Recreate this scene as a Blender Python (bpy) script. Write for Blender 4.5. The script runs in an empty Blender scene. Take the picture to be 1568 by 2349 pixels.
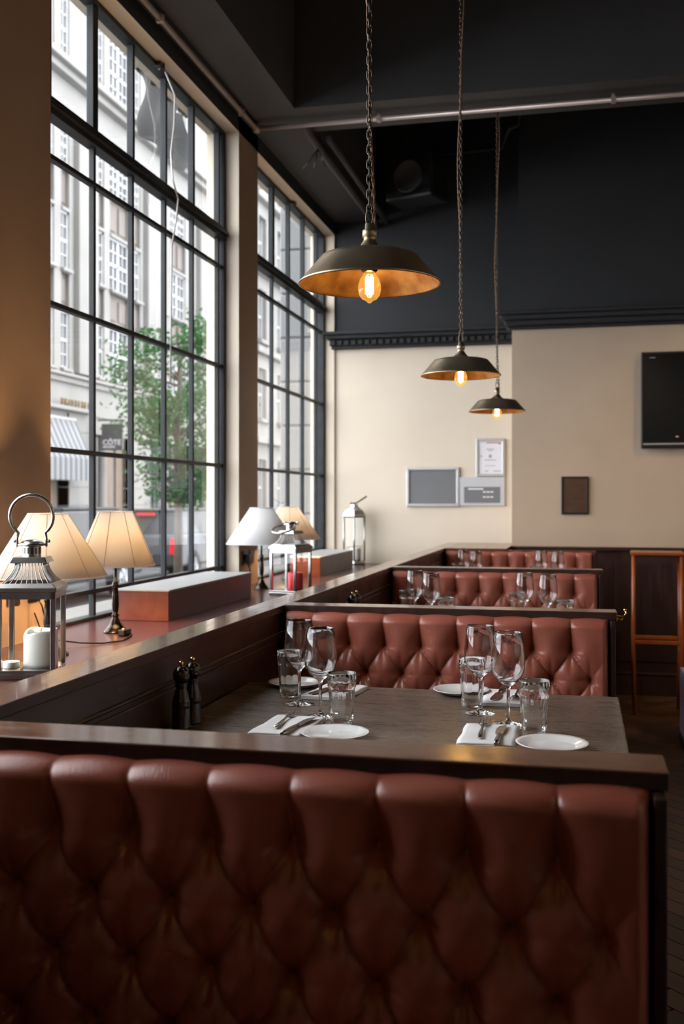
import bpy, math, random
import numpy as np
from mathutils import Vector, Matrix
R = math.radians
PI = math.pi
random.seed(7)
SC = bpy.context.scene
COL = SC.collection
E = 1.42                       # eye height above the room floor (metres)

# ------------------------------------------------------------------ camera
cam = bpy.data.cameras.new('camera')
cam_o = bpy.data.objects.new('camera', cam)
COL.objects.link(cam_o)
cam_o.location = (0, 0, E)
cam_o.rotation_euler = (R(90), 0, math.asin(.2218))
cam.sensor_fit = 'VERTICAL'
cam.sensor_height = 36
cam.lens = 36 * 2400 / 2349
cam.shift_y = (1147 - 1174.5) / 2349
cam.clip_start = .05
cam.clip_end = 300
cam.dof.use_dof = True
cam.dof.focus_distance = 2.6
cam.dof.aperture_fstop = 4.6
SC.camera = cam_o

# ------------------------------------------------------------------ world, exposure
w = bpy.data.worlds.new('overcast_sky')
SC.world = w
w.use_nodes = True
nt = w.node_tree
bg = nt.nodes['Background']
tc = nt.nodes.new('ShaderNodeTexCoord')
sp = nt.nodes.new('ShaderNodeSeparateXYZ')
mr = nt.nodes.new('ShaderNodeMapRange')
mr.inputs[1].default_value = 0; mr.inputs[2].default_value = 1
cr = nt.nodes.new('ShaderNodeMix'); cr.data_type = 'RGBA'
cr.inputs[6].default_value = (.90, .94, 1.0, 1)
cr.inputs[7].default_value = (.97, .985, 1.0, 1)
nt.links.new(tc.outputs['Generated'], sp.inputs[0])
nt.links.new(sp.outputs[2], mr.inputs[0])
nt.links.new(mr.outputs[0], cr.inputs[0])
nt.links.new(cr.outputs[2], bg.inputs[0])
bg.inputs[1].default_value = 9.0
SC.view_settings.view_transform = 'Standard'
SC.view_settings.look = 'None'
SC.view_settings.gamma = 1
SC.view_settings.use_curve_mapping = False
SC.view_settings.exposure = 0.0
cy = SC.cycles
cy.max_bounces = 24
cy.diffuse_bounces = 4
cy.glossy_bounces = 10
cy.transmission_bounces = 24
cy.transparent_max_bounces = 16
cy.caustics_reflective = False
cy.caustics_refractive = True
cy.sample_clamp_indirect = 6
cy.blur_glossy = .4
cy.use_denoising = True
cy.use_adaptive_sampling = True
cy.adaptive_threshold = .02

def spot(name, loc, target, energy, color, size, blend=.6, radius=.06):
    l = bpy.data.lights.new(name, 'SPOT')
    l.energy = energy; l.color = color; l.spot_size = R(size); l.spot_blend = blend
    l.shadow_soft_size = radius
    o = bpy.data.objects.new(name, l); COL.objects.link(o)
    o.location = loc
    o.rotation_euler = (Vector(target) - Vector(loc)).to_track_quat('-Z', 'Y').to_euler()
    return o
WARM = (1.0, .62, .30)
# unseen warm spots added over the aisle as fill, one for a floor patch
spot('aisle_fill_spot', (2.4, 5.2, E + 2.6), (1.5, 7.95, E - .1), 130, WARM, 60)
spot('aisle_fill_spot', (2.6, 3.4, E + 2.6), (.78, 7.0, 0), 160, WARM, 17)
spot('aisle_fill_spot', (2.4, 1.4, E + 2.4), (.3, 2.4, E - .5), 25, WARM, 60)

spot('room_fill_spot', (3.2, 2.6, E + 2.9), (4.5, 2.6, E + .9), 150, (1.0, .86, .70), 100)  # added unseen spots brighten the outer walls for reflections in the glassware
spot('room_fill_spot', (3.0, 5.0, E + 2.9), (4.5, 5.4, E + .9), 110, (1.0, .80, .60), 100)
spot('room_fill_spot', (1.0, -1.7, E + 2.9), (.6, -3.0, E + 1.0), 70, (1.0, .88, .74), 90)

# ------------------------------------------------------------------ materials
def mat(name, color=(.5, .5, .5), rough=.5, metal=0, var=None, scale=8, stretch=(1, 1, 1), bump=0, bscale=None,
        coat=0, coat_rough=.1, spec=.5, rvar=0, emit=None, estr=0, trans=0, ior=1.45, alpha=1, detail=4):
    m = bpy.data.materials.new(name); m.use_nodes = True
    t = m.node_tree; b = t.nodes['Principled BSDF']
    b.inputs['Base Color'].default_value = (*color, 1)
    b.inputs['Roughness'].default_value = rough
    b.inputs['Metallic'].default_value = metal
    b.inputs['Coat Weight'].default_value = coat
    b.inputs['Coat Roughness'].default_value = coat_rough
    b.inputs['Specular IOR Level'].default_value = spec
    b.inputs['Transmission Weight'].default_value = trans
    b.inputs['IOR'].default_value = ior
    if emit: b.inputs['Emission Color'].default_value = (*emit, 1); b.inputs['Emission Strength'].default_value = estr
    if var or bump or rvar:
        co = t.nodes.new('ShaderNodeTexCoord'); mp = t.nodes.new('ShaderNodeMapping')
        mp.inputs['Scale'].default_value = stretch
        t.links.new(co.outputs['Object'], mp.inputs[0])
        n = t.nodes.new('ShaderNodeTexNoise'); n.inputs['Scale'].default_value = scale; n.inputs['Detail'].default_value = detail
        t.links.new(mp.outputs[0], n.inputs[0])
        if var:
            rp = t.nodes.new('ShaderNodeValToRGB')
            rp.color_ramp.elements[0].position = .3; rp.color_ramp.elements[1].position = .7
            rp.color_ramp.elements[0].color = (*color, 1); rp.color_ramp.elements[1].color = (*var, 1)
            t.links.new(n.outputs[0], rp.inputs[0]); t.links.new(rp.outputs[0], b.inputs['Base Color'])
        if rvar:
            m2 = t.nodes.new('ShaderNodeMapRange'); m2.inputs[1].default_value = .3; m2.inputs[2].default_value = .7
            m2.inputs[3].default_value = rough; m2.inputs[4].default_value = rough + rvar
            t.links.new(n.outputs[0], m2.inputs[0]); t.links.new(m2.outputs[0], b.inputs['Roughness'])
        if bump:
            n2 = t.nodes.new('ShaderNodeTexNoise'); n2.inputs['Scale'].default_value = bscale or scale; n2.inputs['Detail'].default_value = 3
            t.links.new(mp.outputs[0], n2.inputs[0])
            bp = t.nodes.new('ShaderNodeBump'); bp.inputs['Strength'].default_value = bump; bp.inputs['Distance'].default_value = .002
            t.links.new(n2.outputs[0], bp.inputs['Height']); t.links.new(bp.outputs[0], b.inputs['Normal'])
    return m

def pane_mat(name, tint=(1, 1, 1), rough=.0, ior=1.5, gain=1.0):
    m = bpy.data.materials.new(name); m.use_nodes = True
    t = m.node_tree
    for n in list(t.nodes): t.nodes.remove(n)
    o = t.nodes.new('ShaderNodeOutputMaterial'); mx = t.nodes.new('ShaderNodeMixShader')
    tr = t.nodes.new('ShaderNodeBsdfTransparent'); gl = t.nodes.new('ShaderNodeBsdfGlossy'); fr = t.nodes.new('ShaderNodeFresnel')
    tr.inputs[0].default_value = (*tint, 1); gl.inputs['Roughness'].default_value = rough
    ge = t.nodes.new('ShaderNodeNewGeometry'); im = t.nodes.new('ShaderNodeMapRange')   # same reflectance from both sides of a thin sheet
    im.inputs[3].default_value = ior; im.inputs[4].default_value = 1 / ior
    t.links.new(ge.outputs['Backfacing'], im.inputs[0]); t.links.new(im.outputs[0], fr.inputs[0])
    ml = t.nodes.new('ShaderNodeMath'); ml.operation = 'MULTIPLY'; ml.inputs[1].default_value = gain; ml.use_clamp = True
    t.links.new(fr.outputs[0], ml.inputs[0]); t.links.new(ml.outputs[0], mx.inputs[0])
    t.links.new(tr.outputs[0], mx.inputs[1]); t.links.new(gl.outputs[0], mx.inputs[2]); t.links.new(mx.outputs[0], o.inputs[0])
    return m

def glass_mat(name, color=(1, 1, 1), rough=0, ior=1.5):
    m = bpy.data.materials.new(name); m.use_nodes = True
    t = m.node_tree
    for n in list(t.nodes): t.nodes.remove(n)
    o = t.nodes.new('ShaderNodeOutputMaterial'); g = t.nodes.new('ShaderNodeBsdfGlass')
    g.inputs['Color'].default_value = (*color, 1); g.inputs['Roughness'].default_value = rough; g.inputs['IOR'].default_value = ior
    t.links.new(g.outputs[0], o.inputs[0])
    return m

def cloth_mat(name, color, transl=.5):
    m = bpy.data.materials.new(name); m.use_nodes = True
    t = m.node_tree
    for n in list(t.nodes): t.nodes.remove(n)
    o = t.nodes.new('ShaderNodeOutputMaterial'); mx = t.nodes.new('ShaderNodeMixShader')
    d = t.nodes.new('ShaderNodeBsdfDiffuse'); tr = t.nodes.new('ShaderNodeBsdfTranslucent')
    co = t.nodes.new('ShaderNodeTexCoord'); n = t.nodes.new('ShaderNodeTexNoise'); n.inputs['Scale'].default_value = 400
    rp = t.nodes.new('ShaderNodeMix'); rp.data_type = 'RGBA'
    rp.inputs[6].default_value = (*[c * .92 for c in color], 1); rp.inputs[7].default_value = (*color, 1)
    t.links.new(co.outputs['Object'], n.inputs[0]); t.links.new(n.outputs[0], rp.inputs[0])
    for q in (d, tr): t.links.new(rp.outputs[2], q.inputs[0])
    mx.inputs[0].default_value = transl
    t.links.new(d.outputs[0], mx.inputs[1]); t.links.new(tr.outputs[0], mx.inputs[2]); t.links.new(mx.outputs[0], o.inputs[0])
    return m

def emit_mat(name, color, s):
    return mat(name, (0, 0, 0), 1, emit=color, estr=s)

M = {}
M['cream'] = mat('cream_wall_paint', (.70, .61, .49), .65, var=(.65, .565, .45), scale=2, bump=.15, bscale=90)
M['tan'] = mat('tan_wall_tone', (.47, .365, .265), .65, var=(.43, .33, .24), scale=2, bump=.15, bscale=90)  # browner tone for the chimney breast than for the recess wall
M['dark'] = mat('blue_black_paint', (.0125, .0135, .0155), .62, var=(.016, .017, .019), scale=3, bump=.1, bscale=80)
M['soffit'] = mat('charcoal_soffit_paint', (.045, .045, .047), .6, var=(.038, .038, .041), scale=3)
M['ceiling'] = mat('black_ceiling_paint', (.008, .008, .009), .7, var=(.010, .010, .011), scale=3)
M['pier_shade'] = mat('shaded_cream_pier', (.30, .20, .14), .6, var=(.27, .18, .125), scale=3, bump=.1, bscale=90)  # cream pier's room face, with its dim shade put into the colour
M['iron'] = mat('black_window_metal', (.010, .0115, .013), .5, var=(.019, .021, .024), scale=14, spec=.35)
M['leather'] = mat('oxblood_leather', (.25, .068, .045), .26, var=(.33, .100, .068), scale=7, bump=.28, bscale=260, rvar=.16, spec=.6, detail=8)
M['button'] = mat('leather_button', (.22, .06, .04), .3)
M['coping'] = mat('polished_walnut', (.095, .036, .019), .12, var=(.15, .060, .032), scale=9, stretch=(1, 6, 6), bump=.06, bscale=18, rvar=.12, spec=.38, coat=.12, coat_rough=.06, detail=6)
M['coping_long'] = mat('polished_walnut_lengthwise', (.095, .036, .019), .12, var=(.15, .060, .032), scale=9, stretch=(6, 1, 6), bump=.06, bscale=18, rvar=.12, spec=.6, coat=.35, coat_rough=.06, detail=6)
M['panel'] = mat('dark_mahogany', (.022, .010, .008), .28, var=(.040, .016, .012), scale=6, stretch=(6, 1, 1), spec=.55, rvar=.15)
M['redwood'] = mat('red_mahogany', (.075, .019, .011), .3, var=(.115, .030, .016), scale=6, stretch=(4, 1, 3), spec=.5, rvar=.1)
M['ledge'] = mat('maroon_ledge_wood', (.050, .017, .019), .22, var=(.058, .020, .022), scale=2, stretch=(6, .5, 1), spec=.6)
M['boxtop'] = mat('pale_grey_cover', (.30, .30, .30), .45, var=(.27, .27, .28), scale=10)
M['table'] = mat('stained_oak_tabletop', (.105, .078, .060), .22, var=(.165, .125, .098), scale=7, stretch=(1, 14, 14), bump=.22, bscale=24, rvar=.16, spec=.6, detail=8)
M['steel'] = mat('polished_steel', (.40, .39, .38), .2, 1, rvar=.08, scale=20)
M['brass'] = mat('brass', (.70, .46, .20), .22, 1)
M['bronze'] = mat('aged_bronze', (.34, .27, .19), .36, 1, var=(.46, .37, .26), scale=9, rvar=.14)
M['bronze_dark'] = mat('dark_bronze_lampbase', (.05, .042, .034), .22, 1)
M['chain'] = mat('oiled_chain_metal', (.10, .082, .064), .3, 1)
M['copper'] = mat('hammered_copper_lining', (.52, .20, .045), .32, 1, var=(.95, .58, .22), scale=14, bump=.9, bscale=26, rvar=.15)
M['cord'] = mat('braided_brown_cord', (.22, .11, .05), .7)
M['black'] = mat('black_plastic', (.012, .012, .012), .35)
M['shade'] = cloth_mat('cream_lampshade_fabric', (.92, .88, .80), .6)
M['shadew'] = cloth_mat('white_lampshade_fabric', (.80, .80, .80), .3)
M['rib'] = mat('shade_seam', (.62, .50, .38), .8)
M['wax'] = mat('white_wax', (.80, .78, .72), .45, var=(.74, .72, .66), scale=9, bump=.3, bscale=20)
M['redwax'] = mat('red_wax', (.62, .006, .02), .35)
M['wick'] = mat('burnt_wick', (.02, .015, .01), .9)
M['china'] = mat('white_china', (.82, .82, .82), .12, coat=.5, var=(.80, .80, .81), scale=3)
M['linen'] = mat('white_linen', (.84, .84, .85), .8, var=(.80, .80, .82), scale=30, bump=.2, bscale=300)
M['glass'] = glass_mat('clear_glass')
M['pane'] = pane_mat('window_glass', gain=1.3)
M['lpane'] = pane_mat('lantern_glass', (.97, .98, .97))
M['amber'] = pane_mat('amber_bulb_glass', (1.0, .80, .42), gain=1.0)
_t = M['amber'].node_tree; _o = next(n for n in _t.nodes if n.type == 'OUTPUT_MATERIAL'); _m = next(n for n in _t.nodes if n.type == 'MIX_SHADER')
_e = _t.nodes.new('ShaderNodeEmission'); _e.inputs[0].default_value = (1, .50, .12, 1); _e.inputs[1].default_value = .35
_a = _t.nodes.new('ShaderNodeAddShader'); _t.links.new(_m.outputs[0], _a.inputs[0]); _t.links.new(_e.outputs[0], _a.inputs[1]); _t.links.new(_a.outputs[0], _o.inputs[0])
M['filament'] = emit_mat('glowing_filament', (1.0, .66, .28), 260)
M['bulb'] = emit_mat('frosted_bulb', (1.0, .63, .30), 950)
M['silver'] = mat('silver_frame', (.60, .60, .60), .3, .6)
M['slate'] = mat('grey_board', (.15, .155, .16), .5, var=(.17, .175, .18), scale=4)
M['paper'] = mat('white_paper', (.72, .72, .76), .6)
M['ink'] = mat('grey_ink', (.30, .30, .33), .7)
M['redink'] = mat('red_ink', (.50, .12, .10), .7)
M['lightgrey'] = mat('light_grey_card', (.50, .51, .52), .5)
M['whiteprint'] = mat('white_print', (.8, .8, .8), .6)
M['plaque'] = mat('brown_plaque_board', (.060, .030, .018), .35, var=(.085, .044, .025), scale=12, stretch=(1, 1, 8))
M['screen'] = mat('dark_screen', (.006, .007, .008), .12, spec=.5)
M['pipe'] = mat('copper_sprinkler_pipe', (.55, .44, .40), .3, .55, var=(.62, .52, .47), scale=5)
M['stone'] = mat('cream_stone', (.165, .161, .151), .75, var=(.132, .127, .117), scale=.8, bump=.2, bscale=10)
M['stone2'] = mat('pale_grey_stone', (.21, .21, .207), .75, var=(.185, .185, .182), scale=1.2, bump=.2, bscale=10)
M['whitepaint'] = mat('white_joinery_paint', (.30, .30, .30), .5)
M['spandrel'] = mat('brown_metal_spandrel', (.062, .048, .040), .55, var=(.085, .068, .056), scale=2)
M['farglass'] = mat('far_window_glass', (.03, .033, .037), .15, spec=.4, var=(.06, .065, .07), scale=1.5)
M['asphalt'] = mat('street_asphalt', (.035, .036, .039), .7, var=(.045, .047, .05), scale=3, bump=.4, bscale=60)
M['paving'] = mat('pale_paving', (.12, .12, .118), .7, var=(.10, .10, .098), scale=3)
M['awning'] = mat('white_awning_canvas', (.15, .15, .153), .8)
M['stripe'] = mat('grey_awning_stripe', (.055, .062, .07), .8)
M['sign'] = mat('dark_grey_sign', (.030, .031, .034), .5)
M['gold'] = mat('gilt_letter', (.10, .056, .016), .5)
M['signtext'] = mat('white_sign_lettering', (.5, .5, .5), .6)
M['carblack'] = mat('black_car_paint', (.006, .007, .009), .4, spec=.25)
M['carsilver'] = mat('silver_car_paint', (.05, .053, .057), .45, spec=.3)
M['tyre'] = mat('tyre_rubber', (.01, .01, .01), .8)
M['alloy'] = mat('alloy_wheel', (.35, .35, .36), .3, .8)
M['carglass'] = mat('tinted_car_glass', (.01, .012, .014), .3, spec=.2)
M['tail'] = emit_mat('red_tail_light', (1, .01, .03), 1.4)
M['bark'] = mat('tree_bark', (.07, .055, .042), .85, var=(.10, .08, .06), scale=12)
M['leaf'] = cloth_mat('green_leaf', (.040, .105, .035), .35)
M['curtain'] = mat('brown_curtain', (.10, .075, .055), .85, var=(.14, .11, .085), scale=3, stretch=(1, 8, 1))
M['greycloth'] = cloth_mat('grey_banner_cloth', (.12, .12, .12), .45)
M['flex'] = mat('matt_black_flex', (.008, .008, .008), .8, spec=.1)
M['whiteflex'] = mat('white_flex', (.6, .58, .55), .5)
M['lilac'] = mat('pale_lilac_laminate', (.42, .38, .52), .4)
M['orangewood'] = mat('orange_varnished_wood', (.23, .050, .012), .28, var=(.30, .075, .018), scale=6, stretch=(3, 3, 1), spec=.5)
PARQ = [mat('parquet_oak_' + n, c, .26, var=tuple(k * 1.35 for k in c), scale=5, stretch=(1, 7, 1), bump=.15, bscale=20, rvar=.12, spec=.55)
        for n, c in (('dark', (.045, .022, .012)), ('mid', (.070, .034, .017)), ('light', (.095, .048, .024)))]

# ------------------------------------------------------------------ mesh helper
class MB:
    def __init__(s): s.v = []; s.f = []; s.sm = []; s.mi = []
    def add(s, vs, fs, smooth=False, mi=0):
        o = len(s.v); s.v += [tuple(p) for p in vs]
        for f in fs: s.f.append(tuple(i + o for i in f)); s.sm.append(smooth); s.mi.append(mi)
        return s
    def box(s, x0, x1, y0, y1, z0, z1, mi=0, mtx=None):
        vs = [(x, y, z) for x in (x0, x1) for y in (y0, y1) for z in (z0, z1)]
        if mtx: vs = [mtx @ Vector(p) for p in vs]
        return s.add(vs, [(0, 1, 3, 2), (4, 6, 7, 5), (0, 4, 5, 1), (2, 3, 7, 6), (0, 2, 6, 4), (1, 5, 7, 3)], False, mi)
    def frustum(s, a, b, z0, z1, cx=0, cy=0, mi=0):
        vs = [(cx + sx * a[0], cy + sy * a[1], z0) for sx, sy in ((-1, -1), (1, -1), (1, 1), (-1, 1))] + \
             [(cx + sx * b[0], cy + sy * b[1], z1) for sx, sy in ((-1, -1), (1, -1), (1, 1), (-1, 1))]
        return s.add(vs, [(3, 2, 1, 0), (4, 5, 6, 7), (0, 1, 5, 4), (1, 2, 6, 5), (2, 3, 7, 6), (3, 0, 4, 7)], False, mi)
    def tube(s, pts, r, n=8, closed=False, mi=0, cap=True):
        pts = [Vector(p) for p in pts]; k = len(pts)
        rr = r if isinstance(r, (list, tuple)) else [r] * k
        vs = []; prev = None
        for i, p in enumerate(pts):
            if closed: t = pts[(i + 1) % k] - pts[i - 1]
            else: t = pts[min(i + 1, k - 1)] - pts[max(i - 1, 0)]
            t.normalize()
            if prev is None:
                a = Vector((0, 0, 1)) if abs(t.z) < .9 else Vector((1, 0, 0))
                u = t.cross(a).normalized()
            else:
                u = prev - t * prev.dot(t); u.normalize()
            prev = u; q = t.cross(u)
            for j in range(n):
                an = 2 * PI * j / n
                vs.append(p + (u * math.cos(an) + q * math.sin(an)) * rr[i])
        fs = []
        for i in range(k if closed else k - 1):
            i2 = (i + 1) % k
            for j in range(n):
                j2 = (j + 1) % n
                fs.append((i * n + j, i * n + j2, i2 * n + j2, i2 * n + j))
        s.add(vs, fs, True, mi)
        if cap and not closed:
            o = len(s.v) - len(vs)
            s.f.append(tuple(o + j for j in reversed(range(n)))); s.sm.append(False); s.mi.append(mi)
            s.f.append(tuple(o + (k - 1) * n + j for j in range(n))); s.sm.append(False); s.mi.append(mi)
        return s
    def lathe(s, prof, n=32, c=(0, 0, 0), mi=0, smooth=True, mis=None):
        vs = []; fs = []; ms = []
        for (r, z) in prof:
            for j in range(n):
                a = 2 * PI * j / n
                vs.append((c[0] + r * math.cos(a), c[1] + r * math.sin(a), c[2] + z))
        k = len(prof)
        for i in range(k - 1):
            for j in range(n):
                j2 = (j + 1) % n
                fs.append((i * n + j, i * n + j2, (i + 1) * n + j2, (i + 1) * n + j)); ms.append(mis[i] if mis else mi)
        o = len(s.v); s.v += vs
        for f, m_ in zip(fs, ms): s.f.append(tuple(i + o for i in f)); s.sm.append(smooth); s.mi.append(m_)
        return s
    def build(s, name, m, parent=None, loc=None, bevel=0, rot=None, segs=2):
        me = bpy.data.meshes.new(name); me.from_pydata(s.v, [], s.f)
        me.polygons.foreach_set('use_smooth', s.sm); me.polygons.foreach_set('material_index', s.mi)
        for mm in (m if isinstance(m, (list, tuple)) else [m]): me.materials.append(mm)
        me.update()
        o = bpy.data.objects.new(name, me); COL.objects.link(o)
        if parent is not None: o.parent = parent
        if loc is not None: o.location = loc
        if rot is not None: o.rotation_euler = rot
        if bevel:
            b = o.modifiers.new('bevel', 'BEVEL'); b.width = bevel; b.segments = segs; b.limit_method = 'ANGLE'
        return o

def tag(o, label, cat, group=None):
    o['label'] = label; o['category'] = cat
    if group: o['group'] = group
    return o
def thing(name, label, cat, loc=(0, 0, 0), rz=0, group=None):
    o = bpy.data.objects.new(name, None); COL.objects.link(o)
    o.location = loc; o.rotation_euler = (0, 0, rz); o.empty_display_size = .05
    return tag(o, label, cat, group)
def struct(o):
    o['kind'] = 'structure'; return o
def copy_tree(o, parent=None):
    c = o.copy(); COL.objects.link(c); c.parent = parent
    for ch in list(o.children): copy_tree(ch, c)
    return c
def dup(o, label, loc, rz=None):
    c = copy_tree(o); c.location = loc
    if rz is not None: c.rotation_euler = (0, 0, rz)
    c['label'] = label
    return c
def link_copy(o, parent, loc, scale=None, rot=None):
    c = o.copy(); COL.objects.link(c); c.parent = parent; c.location = loc
    if scale: c.scale = scale
    if rot: c.rotation_euler = rot
    return c
def fontmesh(text, size, depth, name, m, parent, mtx):
    cu = bpy.data.curves.new(name, 'FONT'); cu.body = text; cu.size = size; cu.extrude = depth
    cu.align_x = 'LEFT'; cu.resolution_u = 2
    o = bpy.data.objects.new('temporary', cu); COL.objects.link(o)
    me = bpy.data.meshes.new_from_object(o.evaluated_get(bpy.context.evaluated_depsgraph_get()))
    bpy.data.objects.remove(o); me.transform(mtx); me.name = name
    me.materials.clear(); me.materials.append(m)
    ob = bpy.data.objects.new(name, me); COL.objects.link(ob); ob.parent = parent
    return ob

# ================================================================== ROOM SHELL
XP, XG, XO = -1.96, -2.07, -2.16      # pier face, glazing plane, outer wall face
YB, YR = 8.35, 7.95                    # recessed wall, chimney breast face
ZC = E + 3.2
WINS = [(1.005, 3.255), (3.63, 5.877), (6.25, 8.33)]
HEAD = E + 2.17; SILL = E - .515
# left wall: piers, dwarf wall, head
def wall_box(name, x0, x1, y0, y1, z0, z1, m, parent=None):
    o = MB().box(x0, x1, y0, y1, z0, z1).build(name, m, parent)
    if parent is None: struct(o)
    return o
wl = wall_box('wall_left', XO, XP - .10, -3, YB, 0, SILL - .02, M['cream'])
for a, b in ((-3, 1.005), (3.255, 3.63), (5.877, 6.25)):
    m = MB().box(XO, XP, a, b, SILL - .02, HEAD + .1, 0)
    p = m.build('pier', [M['cream'], M['pier_shade'], M['stone']], wl)
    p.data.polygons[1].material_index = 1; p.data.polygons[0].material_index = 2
p = MB().box(XO, XP, 8.33, YB, SILL - .02, HEAD, 0).build('pier', M['cream'], wl)
# window head: cream soffit below, dark face to the room
m = MB().box(XO, XP, -3, YB, HEAD, E + 2.27).build('window_head', [M['dark'], M['cream'], M['stone']], wl)
m.data.polygons[4].material_index = 1; m.data.polygons[0].material_index = 2
m = MB().box(XO - .3, XO - .02, -3, 14, 0, 0)
uw = wall_box('wall_upper_outside', XO, XO + .12, -9, 16, E + 2.27, E + 12.5, M['stone2'])
wall_box('wall_outside_beyond', XO, XO + .12, YB + .15, 16, -.23, E + 2.27, M['stone2'])
wall_box('wall_outside_near', XO, XO + .12, -9, -3, -.23, E + 2.27, M['stone2'])
# ceilings
ce = wall_box('ceiling', XP - .1, 4.6, -3.1, YB + .1, ZC, ZC + .1, M['ceiling'])
wall_box('ceiling_edge_soffit', XP, -1.615, -3, YB, E + 2.27, ZC, M['soffit'])
wall_box('ceiling_cross_beam', -1.615, 4.5, 5.85, 6.25, E + 2.27, ZC, M['soffit'])
wall_box('wall_right', 4.5, 4.6, -3, YB + .1, 0, ZC, M['cream'])
wall_box('wall_near', XO, 4.6, -3.1, -3, 0, ZC, M['cream'])
# back wall (recess)
bw = wall_box('wall_back', XO, -.44, YB, YB + .12, 0, E + 1.30, M['cream'])
wall_box('wall_back_upper', XO, -.40, YB, YB + .12, E + 1.30, ZC, M['dark'])
# chimney breast
wall_box('wall_breast', -.50, 4.5, YR, YB, E - .36, E + 1.34, M['tan'])
wall_box('wall_breast_upper', -.45, 4.5, YR + .02, YB, E + 1.34, ZC, M['dark'])
bd = wall_box('wall_breast_dado', -.50, 4.5, YR - .02, YB, 0, E - .36, M['panel'])
MB().box(-.50, 4.5, YR - .05, YR - .02, E - .375, E - .345).build('dado_rail', M['panel'], bd, bevel=.006)
for x in np.arange(.25, 4.2, .62):
    MB().box(x, x + .5, YR - .032, YR - .02, .24, E - .46).build('dado_panel', M['panel'], bd, bevel=.01)
sk = struct(MB().box(-.5, 4.5, YR - .05, YR - .02, 0, .15).box(-.5, 4.5, YR - .06, YR - .02, .15, .165).build('baseboard_back', M['panel'], bevel=.004))
# cornices with dentils
c1 = struct(MB().box(-1.98, -.50, YB - .05, YB, E + 1.228, E + 1.253).box(-1.99, -.50, YB - .07, YB, E + 1.253, E + 1.303)
            .box(-2.01, -.50, YB - .12, YB, E + 1.303, E + 1.333).box(-2.03, -.50, YB - .15, YB, E + 1.333, E + 1.358).build('trim_1', M['dark'], bevel=.006))
dn = MB().box(-.016, .016, -.022, 0, 0, .03).build('dentil', M['dark'], c1, (-1.955, YB - .07, E + 1.26))
for i in range(1, 26): link_copy(dn, c1, (-1.955 + i * .0565, YB - .07, E + 1.26))
c2 = struct(MB().box(-.53, 4.5, YR - .03, YR, E + 1.275, E + 1.30).box(-.55, 4.5, YR - .07, YB, E + 1.30, E + 1.34)
            .box(-.58, 4.5, YR - .11, YB, E + 1.34, E + 1.375).box(-.60, 4.5, YR - .14, YB, E + 1.375, E + 1.40).build('trim_2', M['dark'], bevel=.008))
# floor
fl = wall_box('floor', XO, 4.6, -3, YB, -.1, -.012, M['panel'])
bl = [MB().box(0, .086, 0, .354, -.012, 0).build('parquet_block', q, fl, (0, 0, -50)) for q in PARQ]
LB, WB = .36, .09
cnt = 0
used = [0, 0, 0]
def inview(x, y):
    return .02 < x < .35 + .105 * y and y < YR + .12 and y > 2.2
ca = math.cos(R(45))
for i in range(-14, 16):
    for j in range(-60, 120):
        for k in (0, 1):
            bx, by = j * WB + i * LB, j * WB - i * LB
            if k: bx, by = bx, by + WB
            mx_, my_ = (bx + LB / 2, by + WB / 2) if k == 0 else (bx + WB / 2, by + LB / 2)
            if not inview((mx_ - my_) * ca, (mx_ + my_) * ca) or cnt >= 298: continue
            q = random.choice((0, 0, 1, 1, 2))
            o = bl[q] if used[q] == 0 else link_copy(bl[q], fl, (0, 0, 0))
            used[q] += 1; cnt += 1
            if k == 0: o.location = ((bx - by - WB) * ca, (bx + by + WB) * ca, 0); o.rotation_euler = (0, 0, R(-45))
            else: o.location = ((bx - by) * ca, (bx + by) * ca, 0); o.rotation_euler = (0, 0, R(45))
print('parquet', cnt, used)
mm = MB()
mm.box(XO, 4.5, -3, 2.2, -.012, -.001).box(1.6, 4.5, 2.2, YR, -.012, -.001)
g = mm.build('outer_parquet', PARQ[1], fl); g['kind'] = 'stuff'
pf = struct(MB().box(-1.0, .10, -1.0, YR - .1, 0, .13).build('floor_platform', M['panel'], bevel=.004))

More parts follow.
